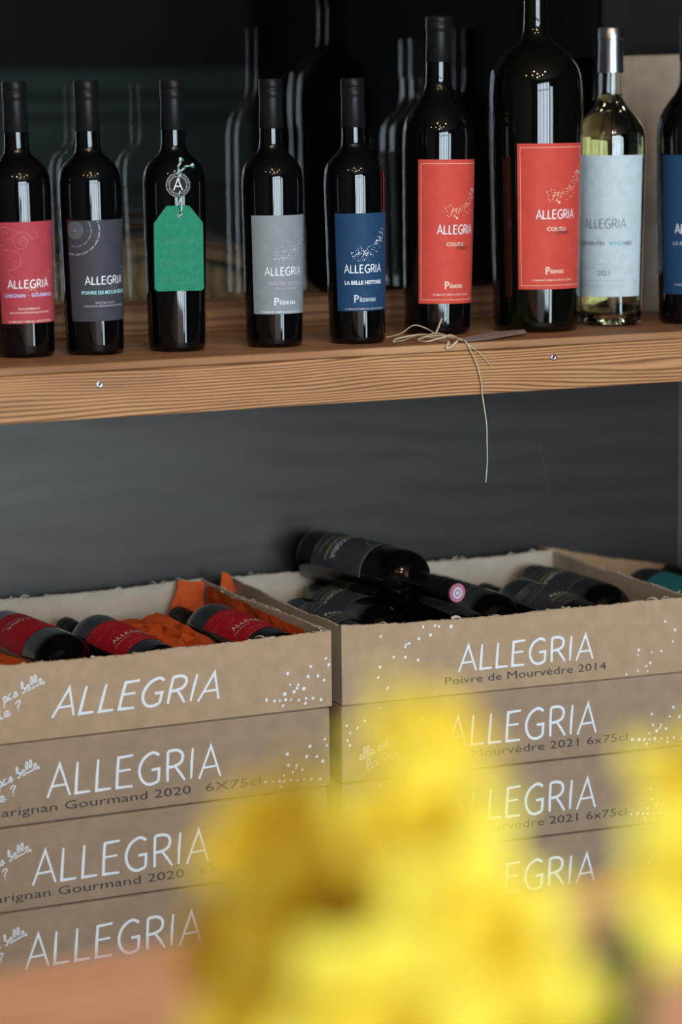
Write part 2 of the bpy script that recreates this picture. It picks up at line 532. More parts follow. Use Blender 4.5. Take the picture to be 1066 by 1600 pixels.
# ------------------------------------------------------------------ the setting
tag(box('floor', -4.4, 3.2, -6.6, 3.3, -0.05, 0.0, M['floor']), kind='structure')
tag(box('ceiling', -4.4, 3.2, -6.6, 3.3, 3.1, 3.15, M['ceiling']), kind='structure')
wb = empty('wall_back'); tag(wb, kind='structure')
XS = 0.757
box('panel', -3.2, XS - 0.0015, 0.42, 0.445, 0.0, 1.12, M['panel'], wb, 0.001)
box('panel', XS + 0.0015, 3.1, 0.42, 0.445, 0.0, 1.12, M['panel'], wb, 0.001)
box('seam_strip', XS - 0.0016, XS + 0.0016, 0.4185, 0.43, 0.0, 1.12, M['seam'], wb)
box('upper_panel', 0.623, 3.1, 0.42, 0.445, 1.12, 3.1, M['dark_wall'], wb)
box('upper_panel', -4.3, -1.6, 0.42, 0.445, 1.12, 3.1, M['dark_wall'], wb)
box('header', -1.6, 0.623, 0.42, 0.445, 2.3, 3.1, M['dark_wall'], wb)
box('lower_return', -4.3, -3.2, 0.42, 0.445, 0.0, 1.12, M['dark_wall'], wb)
tag(box('wall_left', -4.4, -4.2, -6.6, 3.3, 0, 3.1, M['room_wall']), kind='structure')
tag(box('wall_right', 3.1, 3.2, -6.6, 3.3, 0, 3.1, M['dark_wall']), kind='structure')
wf = empty('wall_front'); tag(wf, kind='structure')
box('masonry', -4.4, -2.7, -6.6, -6.4, 0, 3.1, M['room_wall'], wf)
box('masonry', 0.7, 0.95, -6.6, -6.4, 0, 3.1, M['room_wall'], wf)
box('masonry', 0.95, 1.65, -6.6, -6.4, 2.4, 3.1, M['room_wall'], wf)
box('masonry', 1.65, 3.2, -6.6, -6.4, 0, 3.1, M['dark_wall'], wf)
box('masonry', -2.7, 0.7, -6.6, -6.4, 0, 0.4, M['room_wall'], wf)
box('masonry', -2.7, 0.7, -6.6, -6.4, 2.8, 3.1, M['room_wall'], wf)
w2 = empty('window_2'); tag(w2, kind='structure')
for x in (-2.7, -2.1, -1.75, -1.05, -0.80, -0.1, 0.15, 0.7):
    box('mullion', x - 0.045, x + 0.045, -6.27, -6.2, 0.4, 2.8, M['black_frame'], w2)
for z in (0.4, 2.15, 2.8):
    box('transom', -2.7, 0.7, -6.265, -6.205, z - 0.03, z + 0.03, M['black_frame'], w2)

M['scratch'] = plain('pale_scratch', (0.20, 0.19, 0.18), 0.6)
for pts in ([(0.5203, 0.9636), (0.5297, 0.9217), (0.5370, 0.8872)], [(0.0605, 0.8735), (0.0625, 0.8750)], [(0.2473, 0.8690), (0.2487, 0.8700)]):
    vs, fs = tube(smooth_path([(x, 0.4199, z) for x, z in pts], 4), 0.0006, 4, 0.5)
    obj('scratch', vs, fs, M['scratch'], wb)

# the glazing above the shelf and the dim room behind it
w1 = empty('window_1'); tag(w1, kind='structure')
box('glass_pane', -1.6, 0.623, 0.412, 0.427, 1.15, 2.3, M['glass_pane'], w1)
bwall = empty('wall_far'); tag(bwall, kind='structure')
M['far_board'] = noisy('far_wall_board', (0.045, 0.075, 0.078), (0.060, 0.095, 0.098), (1.5, 4, 8), 0.6)
M['far_dark'] = noisy('far_wall_dark', (0.010, 0.014, 0.016), (0.015, 0.020, 0.022), (2, 4, 4), 0.7)
box('backing', -4.2, 3.1, 3.22, 3.3, 0, 3.1, M['far_dark'], bwall)
for z0, z1 in ((1.468, 1.527), (1.420, 1.460), (1.25, 1.412), (1.0, 1.24)):
    box('board', -4.2, 1.9, 3.19, 3.22, z0, z1, M['far_board'], bwall, 0.003)
tag(box('wall_partition', 1.35, 1.40, 1.9, 3.19, 0, 3.1, M['dark_wall']), kind='structure')

# ------------------------------------------------------------------ shelf
sh = empty('wooden_shelf', (0, 0, 0), 0, 'long thick pine shelf that the upright bottles stand on', 'shelf')
box('top_board', -2.0, 1.9, 0.0, 0.42, 1.1405, SH, M['pine_edge'], sh, 0.0012)
box('front_beam', -2.0, 1.9, 0.0008, 0.045, 1.0855, 1.1398, M['pine'], sh, 0.0012)
rail = box('back_rail', -2.0, 1.9, 0.34, 0.411, SH, 1.189, M['pine_rail'], sh, 0.002)
for (x, z) in ((-0.3111, 1.1251), (0.2957, 1.1261), (0.92, 1.125), (-0.92, 1.125)):
    vs, fs = lathe([(0, 0.0042), (0.0008, 0.0042), (0.0013, 0.0032), (0.0013, 0.0016), (0.0004, 0.0014)], 16)
    s = obj('screw', vs, fs, M['screw'], sh, True)
    s.location = (x, 0.0006, z); s.rotation_euler = (R(90), 0, 0)
    vs, fs = lathe([(0.0006, 0.0016), (0.00062, 0.0001)], 8)
    obj('screw_recess', vs, fs, M['screw_dark'], s)
for (x0, x1, z0, z1) in ((-3.1, -2.0, 0, 1.12), ):
    pass

# ------------------------------------------------------------------ bottles
STD = dict(H=0.323, prof=[(0.004, 0.012), (0.0, 0.028), (0.0006, 0.0318), (0.004, 0.0338), (0.009, 0.0345), (0.05, 0.0353), (0.10, 0.0362), (0.15, 0.0371), (0.185, 0.0376), (0.198, 0.0376), (0.207, 0.0370), (0.2145, 0.0354), (0.2205, 0.0326), (0.226, 0.0286), (0.2305, 0.0242), (0.2345, 0.0198), (0.2385, 0.0167), (0.243, 0.0151), (0.250, 0.0145), (0.262, 0.0142), (0.302, 0.0135)],
           cap=[(0.2635, 0.01465), (0.264, 0.0149), (0.299, 0.0140), (0.3015, 0.0142), (0.303, 0.0148), (0.3095, 0.0148), (0.3105, 0.0142), (0.3120, 0.0142), (0.3130, 0.0147), (0.3205, 0.0146), (0.3225, 0.0138), (0.323, 0.0125)],
           label=(0.041, 0.160, 0.086))
MAG = dict(H=0.400, prof=[(0.005, 0.015), (0.0, 0.034), (0.0008, 0.0390), (0.005, 0.0415), (0.011, 0.0424), (0.06, 0.0433), (0.12, 0.0444), (0.18, 0.0453), (0.228, 0.0458), (0.246, 0.0458), (0.258, 0.0449), (0.268, 0.0425), (0.278, 0.0382), (0.287, 0.0327), (0.295, 0.0268), (0.3015, 0.0220), (0.3075, 0.0190), (0.315, 0.0173), (0.325, 0.0166), (0.345, 0.0163), (0.385, 0.0158)],
           cap=[(0.3425, 0.0167), (0.343, 0.0170), (0.379, 0.0164), (0.3815, 0.0165), (0.3825, 0.0171), (0.390, 0.0171), (0.3910, 0.0165), (0.3925, 0.0165), (0.3935, 0.0170), (0.398, 0.0169), (0.3995, 0.0160), (0.400, 0.0145)],
           label=(0.040, 0.221, 0.095))
JER = dict(H=0.505, prof=[(0.006, 0.02), (0.0, 0.044), (0.001, 0.0505), (0.006, 0.0540), (0.014, 0.0552), (0.08, 0.0567), (0.15, 0.0583), (0.22, 0.0597), (0.270, 0.0606), (0.292, 0.0606), (0.310, 0.0600), (0.326, 0.0580), (0.337, 0.0543), (0.346, 0.0488), (0.354, 0.0412), (0.361, 0.0325), (0.367, 0.0243), (0.373, 0.0190), (0.381, 0.0164), (0.392, 0.0154), (0.42, 0.0149), (0.485, 0.0146)],
           cap=[(0.43, 0.0156), (0.4305, 0.0160), (0.480, 0.0153), (0.483, 0.0154), (0.4845, 0.0166), (0.494, 0.0166), (0.4955, 0.0160), (0.503, 0.0158), (0.505, 0.0140)],
           label=(0.0555, 0.2395, 0.096))
WHI = dict(H=0.386, prof=[(0.0, 0.033), (0.0008, 0.0375), (0.005, 0.0400), (0.011, 0.0408), (0.06, 0.0422), (0.12, 0.0437), (0.18, 0.0452), (0.222, 0.0462), (0.238, 0.0462), (0.250, 0.0452), (0.258, 0.0428), (0.266, 0.0384), (0.274, 0.0322), (0.281, 0.0258), (0.287, 0.0208), (0.293, 0.0178), (0.300, 0.0165), (0.312, 0.0160), (0.332, 0.0158), (0.370, 0.0152)],
           cap=[(0.3275, 0.0166), (0.328, 0.0170), (0.369, 0.0158), (0.3705, 0.0159), (0.3712, 0.0168), (0.384, 0.0166), (0.3855, 0.0158), (0.386, 0.0145)],
           label=(0.039, 0.222, 0.104))

def prof_r(T, z):
    p = [q for q in T['prof'] if q[0] > 0.0002]
    for (z0, r0), (z1, r1) in zip(p, p[1:]):
        if z0 <= z <= z1:
            return r0 + (r1 - r0) * (z - z0) / max(z1 - z0, 1e-9)
    return p[-1][1]

def fine(prof):
    q = smooth_path([(r, 0, z) for z, r in prof], 4)
    return [(p.z, max(p.x, 0.0001)) for p in q]
_mesh = {}
def body_mesh(T, key, mat):
    if key not in _mesh:
        vs, fs = lathe(fine(T['prof']), 112)
        _mesh[key] = mesh_of('glass_body', vs, fs, mat, True)
    return _mesh[key]
def cap_mesh(T, key, mat):
    if key not in _mesh:
        vs, fs = lathe(T['cap'], 40)
        me = mesh_of('capsule', vs, fs, mat, True)
        try: me.set_sharp_from_angle(angle=R(40))
        except Exception: pass
        _mesh[key] = me
    return _mesh[key]

def label_mesh(T, mat, u0, u1, z0, z1, off=0.0004, nu=28, nv=6, th=0.0003):
    rm = prof_r(T, (z0 + z1) / 2)
    vs, fs = [], []
    for layer in (off, off - th):
        for j in range(nv + 1):
            z = z0 + (z1 - z0) * j / nv
            r = prof_r(T, z) + layer
            for i in range(nu + 1):
                a = (u0 + (u1 - u0) * i / nu) / rm
                vs.append((r * math.sin(a), -r * math.cos(a), z))
    n = (nu + 1) * (nv + 1)
    for j in range(nv):
        for i in range(nu):
            a = j * (nu + 1) + i
            fs.append((a, a + 1, a + nu + 2, a + nu + 1))
            fs.append((n + a, n + a + nu + 1, n + a + nu + 2, n + a + 1))
    return mesh_of('label', vs, fs, mat, False)

def wrap(T, pr, mat, zmid, off=0.0008, name='lettering'):
    vs = []
    for (u, v, k) in pr.v:
        a = u / zmid
        r = prof_r(T, v) + off + k
        vs.append((r * math.sin(a), -r * math.cos(a), v))
    return mesh_of(name, vs, pr.f, mat)

def swarm(pr, u0, v0, w, h, n, r, seed):
    """speckles that gather low on the left and sweep up to the right like a flock"""
    rnd = random.Random(seed)
    k = 0
    while k < n:
        t = rnd.random()
        if t < 0.42:
            x, y = rnd.gauss(0.27, 0.13), rnd.gauss(0.22, 0.12)
        else:
            s = rnd.random() ** 0.8
            x = 0.42 + 0.55 * s + rnd.gauss(0, 0.06)
            y = 0.22 + 0.72 * s ** 1.1 + rnd.gauss(0, 0.10)
        if 0 <= x <= 1.05 and 0 <= y <= 1.1:
            pr.dot(u0 + x * w, v0 + y * h, r * rnd.uniform(0.55, 1.15), 5, rnd.uniform(0.6, 1), rnd.random() * 3)
            k += 1

def stitched(pr, u0, u1, v0, v1, step, w):
    def run(a, b):
        L = math.dist(a, b); n = int(L / step)
        for i in range(n):
            t0, t1 = (i + 0.1) / n, (i + 0.72) / n
            pr.line([(a[0] + (b[0] - a[0]) * t0, a[1] + (b[1] - a[1]) * t0), (a[0] + (b[0] - a[0]) * t1, a[1] + (b[1] - a[1]) * t1)], w, 1.0)
    run((u0, v0), (u1, v0)); run((u0, v1), (u1, v1)); run((u0, v0), (u0, v1)); run((u1, v0), (u1, v1))

def lab(name, c, rough=0.55):
    return noisy(name, tuple(v * 0.94 for v in c), tuple(min(1, v * 1.05) for v in c), (80, 80, 80), rough, 4, 0.05, 900, spec=0.12)
M['lab_red'] = lab('label_rose_red', (0.44, 0.060, 0.080))
M['lab_red2'] = lab('label_crimson', (0.50, 0.012, 0.030))
M['lab_dark'] = lab('label_charcoal', (0.055, 0.058, 0.070))
M['lab_grey'] = lab('label_grey', (0.255, 0.285, 0.305))
M['lab_blue'] = lab('label_navy', (0.018, 0.058, 0.135))
M['lab_coral'] = lab('label_coral', (0.62, 0.075, 0.055))
M['lab_pale'] = lab('label_pale_blue', (0.52, 0.62, 0.67))
M['lab_teal'] = lab('label_teal', (0.03, 0.20, 0.25))
M['p_white'] = plain('print_white', (0.80, 0.83, 0.88), 0.5)
M['p_pink'] = plain('print_pink', (0.68, 0.22, 0.22), 0.6)
M['p_lilac'] = plain('print_lilac', (0.58, 0.62, 0.95), 0.45)
M['p_cyan'] = plain('print_cyan', (0.42, 0.80, 0.90), 0.45)
M['p_mauve'] = plain('print_mauve', (0.50, 0.42, 0.52), 0.5)
M['p_ash'] = plain('print_ash', (0.45, 0.47, 0.52), 0.5)
M['p_cream'] = plain('print_cream', (0.85, 0.72, 0.55), 0.6)
M['p_ink'] = plain('print_ink', (0.05, 0.035, 0.035), 0.6)
M['p_grey'] = plain('print_grey', (0.14, 0.16, 0.18), 0.5)
M['p_foil'] = plain('print_teal_foil', (0.05, 0.35, 0.40), 0.3)
M['p_yellow'] = plain('print_yellow_green', (0.55, 0.60, 0.10), 0.5)
M['p_faint'] = plain('print_faint_blue', (0.40, 0.53, 0.58), 0.6)
M['p_dots'] = plain('print_pale_dots', (0.60, 0.65, 0.70), 0.5)
M['p_faint2'] = plain('print_fainter_blue', (0.46, 0.58, 0.63), 0.6)
M['p_silver'] = plain('print_silver', (0.42, 0.44, 0.48), 0.4)

def curls(pr, u0, v1, s):
    def spiral(cx, cy, r0, turns, a0, w, sgn=1):
        pts = []
        n = int(14 * turns)
        for i in range(n + 1):
            t = i / n
            a = a0 + sgn * 2 * math.pi * turns * t
            r = r0 * (1 - 0.85 * t)
            pts.append((cx + r * math.cos(a), cy + r * math.sin(a)))
        pr.line(pts, w, 0.9)
    w = 0.0003
    for (cx, cy, r, t, a, sg) in ((0.030, -0.021, 0.013, 1.6, 0.5, 1), (0.012, -0.012, 0.010, 1.4, 2.4, -1), (0.022, -0.046, 0.006, 1.3, 1.0, -1), (0.004, -0.031, 0.007, 1.5, 0.0, 1), (0.046, -0.012, 0.008, 0.7, 3.4, 1), (0.032, -0.021, 0.006, 1.4, 2.0, -1)):
        spiral(u0 + cx * s, v1 + cy * s, r * s, t, a, w, sg)
    pr.line([(u0 + 0.001, v1 - 0.002), (u0 + 0.02 * s, v1 - 0.006 * s), (u0 + 0.044 * s, v1 - 0.018 * s)], w, 1, 5)
    pr.line([(u0 + 0.008 * s, v1 - 0.03 * s), (u0 + 0.026 * s, v1 - 0.034 * s), (u0 + 0.026 * s, v1 - 0.05 * s), (u0 + 0.012 * s, v1 - 0.055 * s), (u0 + 0.02 * s, v1 - 0.064 * s)], w, 1, 5)

def dotrings(pr, cu, cv, u0, v1):
    for k in range(6):
        r = 0.0016 + k * 0.0016
        n = max(5, int(2 * math.pi * r / 0.0013))
        for i in range(n):
            a = 2 * math.pi * i / n + k
            pr.dot(cu + r * math.cos(a), cv + r * math.sin(a), 0.00042, 4)
    pr.dot(cu, cv, 0.001, 6)
    for r, st in ((0.019, 0.0016), (0.0285, 0.0018)):
        n = int(2 * math.pi * r / st)
        for i in range(n):
            a = -2 * math.pi * 0.31 + (2 * math.pi * 0.40) * i / (n * 0.40)
            if a > 0.55: break
            x, y = cu + r * math.cos(a), cv + r * math.sin(a)
            if x > u0 + 0.001 and y < v1 - 0.001:
                if (i * 7) % 5 != 0:
                    L = 0.0016 if r > 0.02 else 0.0008
                    pr.line([(x - L * math.sin(a + 0.6), y + L * math.cos(a + 0.6)), (x + L * math.sin(a + 0.6), y - L * math.cos(a + 0.6))], 0.0005, 1)

def design(T, kind, lb, u0, u1, z0, z1):
    """prints of one label, as sub-parts of the label"""
    rm = prof_r(T, (z0 + z1) / 2)
    H = z1 - z0
    cx = (u0 + u1) / 2
    def lay(name, pr, mat):
        o = put(name, wrap(T, pr, M[mat], rm, 0.0008, name), lb)
        if name != 'lettering': o['kind'] = 'stuff'
    if kind in ('red', 'red2'):
        p = Print(); p.strokes('ALLEGRIA', cx - 0.0307, z0 + 0.353 * H, 0.0515, 0.0090, 0.0014); lay('lettering', p, 'p_white')
        p = Print(); p.font('CARIGNAN  ·  GOURMAND', cx - 0.0362, z0 + 0.262 * H, 0.0627, 0.0042, 0.016); lay('lettering', p, 'p_lilac' if kind == 'red' else 'p_ash')
        p = Print(); curls(p, u0 + 0.001, z1 - 0.002, 1.0); lay('vine_drawing', p, 'p_pink')
        p = Print(); swarm(p, cx - 0.009, z0 + 0.28 * H, 0.036, 0.032, 80, 0.00045, 3)
        p.font("PAYS D'HÉRAULT", cx - 0.006, z0 + 0.135 * H, 0.026, 0.0026, 0.004, 'C'); p.font('INDICATION GÉOGRAPHIQUE PROTÉGÉE', cx - 0.005, z0 + 0.100 * H, 0.050, 0.0022, 0.004, 'C')
        p.font('DOMAINE FAMILIAL BIOLOGIQUE', cx - 0.004, z0 + 0.012 * H, 0.056, 0.0022, 0.004, 'C'); lay('small_print', p, 'p_cream' if kind == 'red' else 'p_pink')
    elif kind in ('dark', 'dark2'):
        p = Print(); p.strokes('ALLEGRIA', cx - 0.0227, z0 + 0.368 * H, 0.051, 0.0090, 0.0014); lay('lettering', p, 'p_white')
        p = Print(); p.font('POIVRE DE MOURVÈDRE', cx - 0.0274, z0 + 0.268 * H, 0.060, 0.0042, 0.016); lay('lettering', p, 'p_cyan' if kind == 'dark' else 'p_yellow')
        p = Print(); dotrings(p, u0 + 0.0105, z1 - 0.0115, u0, z1); swarm(p, cx + 0.000, z0 + 0.28 * H, 0.034, 0.030, 80, 0.00045, 5); lay('dotted_rings', p, 'p_silver')
        p = Print(); p.font('PAYS DE CAUX', cx + 0.001, z0 + 0.172 * H, 0.024, 0.0026, 0.006, 'C'); p.font('INDICATION GÉOGRAPHIQUE PROTÉGÉE', cx + 0.001, z0 + 0.142 * H, 0.052, 0.0022, 0.006, 'C')
        if kind == 'dark2':
            p.line([(u0 + (u1 - u0) * t / 24, z1 - 0.0006) for t in range(25)], 0.0010, 1, 0)
            p.font('DOMAINE FAMILIAL BIOLOGIQUE', cx, z0 + 0.03 * H, 0.05, 0.0020, 0, 'C')
        lay('small_print', p, 'p_ash')
    elif kind in ('grey', 'blue') and T is STD:
        g = kind == 'grey'
        st = cx - (0.0260 if g else 0.0313)
        p = Print(); p.strokes('ALLEGRIA', st, z0 + 0.395 * H, 0.0490, 0.0094, 0.0014); lay('lettering', p, 'p_white')
        p = Print(); swarm(p, cx - (0.016 if g else 0.0224), z0 + 0.51 * H, 0.048, 0.039, 120, 0.00075, 11 if g else 17); lay('dot_flock', p, 'p_dots' if g else 'p_white')
        if g:
            p = Print(); p.font('TRIBU DU VOLCAN', cx - 0.0230, z0 + 0.293 * H, 0.046, 0.0044, 0.006); lay('lettering', p, 'p_mauve'); p = Print(); p.font('CRU DE FRANCE', cx - 0.0005, z0 + 0.250 * H, 0.028, 0.0028, 0, 'C'); lay('lettering', p, 'p_mauve')
        else:
            p = Print(); p.font('LA BELLE HISTOIRE', st, z0 + 0.275 * H, 0.0490, 0.0046, 0.03); lay('lettering', p, 'p_white')
        q = cx - (0.0152 if g else 0.020)
        p = Print(); p.font('P', q, z0 + 0.090 * H, 0.0062, 0.0095, 0.012); p.font('ézenas', q + 0.0066, z0 + 0.098 * H, 0.0215, 0.0066, 0.010); lay('lettering', p, 'p_white' if g else 'p_dots')
        p = Print(); p.font('DOMAINE FAMILIAL BIOLOGIQUE', cx - 0.005, z0 + 0.014 * H, 0.053, 0.0022, 0.006, 'C'); lay('small_print', p, 'p_white' if g else 'p_ash')
    elif kind == 'blue':
        p = Print(); p.strokes('ALLEGRIA', cx - 0.026, z0 + 0.44 * H, 0.055, 0.0115, 0.0015); lay('lettering', p, 'p_white')
        p = Print(); p.font('LA BELLE HISTOIRE', cx - 0.029, z0 + 0.355 * H, 0.058, 0.0046, 0.012); p.font('DOMAINE FAMILIAL BIOLOGIQUE', cx, z0 + 0.062 * H, 0.054, 0.0024, 0.006, 'C'); lay('small_print', p, 'p_ash')
        p = Print(); swarm(p, cx - 0.014, z0 + 0.57 * H, 0.050, 0.044, 120, 0.00085, 29); lay('dot_flock', p, 'p_white')
    elif kind == 'coral':
        big = T is JER
        s = 1.08 if big else 1.0
        p = Print(); p.strokes('ALLEGRIA', cx - (0.0242 if big else 0.0225), z0 + 0.487 * H, 0.0540, 0.0108, 0.0015); lay('lettering', p, 'p_white')
        p = Print(); swarm(p, cx - (0.0128 if big else 0.014), z0 + 0.585 * H, 0.052 * s, 0.042 * s, 120, 0.00082, 23); lay('dot_flock', p, 'p_cream')
        p = Print(); p.font('COUSU', cx - 0.0109, z0 + 0.402 * H, 0.0240 * s, 0.0046 * s, 0.02); lay('lettering', p, 'p_cream'); p = Print(); p.font('P', cx - 0.0122, z0 + 0.103 * H, 0.0060, 0.0098, 0.012); p.font('ézenas', cx - 0.0058, z0 + 0.110 * H, 0.019, 0.0066, 0.010); lay('lettering', p, 'p_cream')
        p = Print(); p.font('DOMAINE FAMILIAL BIOLOGIQUE', cx - 0.0015, z0 + 0.058 * H, 0.052 * s, 0.0022, 0.004, 'C'); lay('small_print', p, 'p_cream')
        p = Print(); stitched(p, u0 + 0.004, u1 - 0.004, z0 + 0.005, z1 - 0.005, 0.0024, 0.0007); lay('stitched_border', p, 'p_cream')
        p = Print(); q = 0.0044 * s; bx, by = cx + 0.003 * s, z0 + 0.372 * H
        p.line([(bx, by), (bx + q * .5, by + q * 1.9), (bx + q * .7, by + q * .3), (bx + q * 1.3, by + q * 1.9), (bx + q * 1.4, by + q * .1)], 0.0007, 1, 4)
        p.line([(bx + q * 1.6, by + q * .5), (bx + q * 2.0, by + q), (bx + q * 2.1, by + q * .2), (bx + q * 2.6, by + q * .9), (bx + q * 2.7, by + q * .2), (bx + q * 3.2, by + q * .9), (bx + q * 3.4, by + q * .3), (bx + q * 3.9, by + q * .9)], 0.0007, 1, 4)
        lay('handwriting', p, 'p_ink')
    elif kind == 'pale':
        st = cx - 0.0322
        p = Print(); p.strokes('ALLEGRIA', st, z0 + 0.487 * H, 0.0568, 0.0118, 0.0013); lay('lettering', p, 'p_grey'); p = Print(); p.font('2021', cx - 0.0055, z0 + 0.152 * H, 0.0165, 0.0068, 0.004, 'C'); lay('lettering', p, 'p_grey')
        p = Print(); p.font('LES HAUTES', st - 0.0065, z0 + 0.367 * H, 0.0350, 0.0050, 0.02); lay('lettering', p, 'p_grey'); p = Print(); p.font('NES', st + 0.0535, z0 + 0.367 * H, 0.0125, 0.0050, 0.02); lay('lettering', p, 'p_grey')
        p = Print(); p.font('VIG', st + 0.0335, z0 + 0.367 * H, 0.0175, 0.0050, 0.02); lay('foil_lettering', p, 'p_foil')
        p = Print(); p.font('LANGUEDOC', cx - 0.006, z0 + 0.222 * H, 0.026, 0.0026, 0.004, 'C'); p.font('APPELLATION LANGUEDOC PROTÉGÉE', cx - 0.006, z0 + 0.198 * H, 0.054, 0.0022, 0.004, 'C')
        p.font('VIGNERON ET RÉCOLTANT EN LANGUEDOC', cx - 0.005, z0 + 0.110 * H, 0.060, 0.0020, 0.002, 'C'); p.font('MIS EN BOUTEILLE AU DOMAINE', cx - 0.005, z0 + 0.07 * H, 0.058, 0.0020, 0.002, 'C'); p.font('75 cl', u0 + 0.008, z0 + 0.035 * H, 0.007, 0.003); p.font('13% vol', u1 - 0.017, z0 + 0.045 * H, 0.011, 0.003)
        lay('small_print', p, 'p_faint')
        p = Print(); rnd = random.Random(4)
        for i in range(9):
            a = rnd.uniform(0, 6); x = u0 + 0.018 + rnd.random() * 0.03; y = z1 - 0.012 - rnd.random() * 0.045
            p.line([(x, y), (x + 0.006 * math.cos(a), y + 0.006 * math.sin(a)), (x + 0.013 * math.cos(a + .5), y + 0.013 * math.sin(a + .5)), (x + 0.017 * math.cos(a + 1.1), y + 0.017 * math.sin(a + 1.1))], 0.0005, 0.8, 4)
        lay('leaf_drawing', p, 'p_faint2')

LABMAT = dict(red='lab_red', red2='lab_red2', dark='lab_dark', dark2='lab_dark', grey='lab_grey', blue='lab_blue', coral='lab_coral', pale='lab_pale', teal='lab_teal')
def bottle(T, tk, kind, label, group, glass='glass_black', caps='capsule', shift=0.0, name='wine_bottle'):
    e = empty(name, (0, 0, 0), 0, label, 'bottle', group)
    if T is not WHI:
        put('glass_body', body_mesh(T, tk + glass, M[glass]), e)
    cp = put('capsule', cap_mesh(T, tk + caps, M[caps]), e)
    if kind:
        z0, z1, w = T['label']
        u0, u1 = -w / 2 + shift, w / 2 + shift
        lb = put('label', label_mesh(T, M[LABMAT[kind]], u0, u1, z0, z1), e)
        design(T, kind, lb, u0, u1, z0, z1)
    return e, cp

G1 = 'upright bottles on the pine shelf'
STAND = [
 (STD, 'std', 'red',   (-0.3494, 0.138), 0, 'upright bottle with a rose-red label at the left end of the shelf'),
 (STD, 'std', 'dark',  (-0.2666, 0.1237), 0, 'upright bottle with a charcoal label and dotted rings, beside the green-tagged bottle'),
 (STD, 'std', None,    (-0.1653, 0.1126), 0, 'upright black bottle that the green hang tag covers'),
 (STD, 'std', 'grey',  (-0.0419, 0.0988), 0, 'upright bottle with a plain light grey label'),
 (STD, 'std', 'blue',  (0.0660, 0.0868), 0, 'upright bottle with a whole navy blue label, beside the raffia bow'),
 (MAG, 'mag', 'coral', (0.2138, 0.1542), 0, 'tall bottle with a coral label and black capsule, behind the raffia bow'),
 (JER, 'jer', 'coral', (0.3449, 0.1275), -6, 'largest bottle, coral label, its neck rising above the picture'),
 (MAG, 'mag', 'blue',  (0.5765, 0.118), -28, 'navy-labelled bottle cut off by the right edge of the picture'),
]
for (T, tk, kind, (x, y), rz, text), lean in zip(STAND, (-1.1, -0.8, 0, 0, -0.6, 0.85, 0, 0)):
    e, cp = bottle(T, tk, kind, text, G1, 'glass_olive' if T is JER else 'glass_black')
    e.location = (x, y, SH)
    e.rotation_euler = (0, R(lean), R(rz))

# the white wine in clear glass
m, nt, b = new_mat('clear_bottle_glass')
b.inputs['Base Color'].default_value = (0.97, 0.99, 0.97, 1); b.inputs['Roughness'].default_value = 0.0
b.inputs['Transmission Weight'].default_value = 1.0; b.inputs['IOR'].default_value = 1.5
M['clear'] = m
m, nt, b = new_mat('white_wine')
b.inputs['Base Color'].default_value = (0.93, 0.88, 0.50, 1); b.inputs['Roughness'].default_value = 0.0
b.inputs['Transmission Weight'].default_value = 1.0; b.inputs['IOR'].default_value = 1.34
M['wine'] = m
e, cp = bottle(WHI, 'whi', 'pale', 'clear glass bottle of white wine with a pale blue label and silver capsule', G1, caps='capsule_silver')
e.location = (0.470, 0.1481, SH); e.rotation_euler = (0, 0, R(-37))
outer = fine(WHI['prof'])
inner = [(z, r - 0.0032) for z, r in outer if z > 0.008][::-1]
prof = outer + [(0.370, 0.0120)] + inner[1:] + [(0.016, 0.034), (0.024, 0.022), (0.032, 0.0001)]
vs, fs = lathe(prof, 64, close_top=False, close_bottom=False)
n = 64
# punt under the base
pv = [(0.0, 0.033), (0.004, 0.030), (0.014, 0.020), (0.024, 0.006), (0.025, 0.0001)]
v2, f2 = lathe(pv, 64, close_top=False, close_bottom=False)
b0 = len(vs); vs += v2; fs += [tuple(reversed([b0 + i for i in f])) for f in f2]
gb = obj('glass_body', vs, fs, M['clear'], e, True)
bm = bmesh.new(); bm.from_mesh(gb.data); bmesh.ops.remove_doubles(bm, verts=bm.verts, dist=1e-5); bmesh.ops.recalc_face_normals(bm, faces=bm.faces); bm.to_mesh(gb.data); bm.free()
wp = [(0.0345, 0.0001), (0.026, 0.0215), (0.0175, 0.0335), (0.022, 0.0377)] + [(z, r - 0.0034) for z, r in outer if 0.03 < z < 0.300] + [(0.300, 0.0136), (0.3002, 0.0001)]
vs, fs = lathe(wp, 64, close_top=False, close_bottom=False)
wn = obj('wine', vs, fs, M['wine'], e, True)
bm = bmesh.new(); bm.from_mesh(wn.data); bmesh.ops.remove_doubles(bm, verts=bm.verts, dist=1e-5); bmesh.ops.recalc_face_normals(bm, faces=bm.faces); bm.to_mesh(wn.data); bm.free()

# ------------------------------------------------------------------ green hang tag with medallion
M['tag_green'] = noisy('green_tag_card', (0.018, 0.21, 0.125), (0.024, 0.25, 0.15), (120, 120, 120), 0.65, 4, spec=0.12)
M['tag_emboss'] = plain('green_emboss', (0.024, 0.245, 0.150), 0.45, spec=0.2)
M['medal'] = plain('medallion_black', (0.012, 0.014, 0.018), 0.5, spec=0.1)
M['cord_green'] = plain('cord_green', (0.02, 0.16, 0.12), 0.7)
M['cord_white'] = plain('cord_white', (0.62, 0.70, 0.72), 0.7)
az = R(-17)
nx, ny = math.sin(az), -math.cos(az)
ht = empty('hang_tag', (-0.1653 + nx * 0.0380, 0.1126 + ny * 0.0380, SH), az, 'green card tag with embossed words and a round A medallion, hung on a black bottle', 'tag')
out = [(-0.0265, 0.0735), (0.0268, 0.0735), (0.0296, 0.0765), (0.0296, 0.154), (0.0135, 0.1745), (-0.0135, 0.1745), (-0.0290, 0.154), (-0.0296, 0.0765)]
bm = bmesh.new()
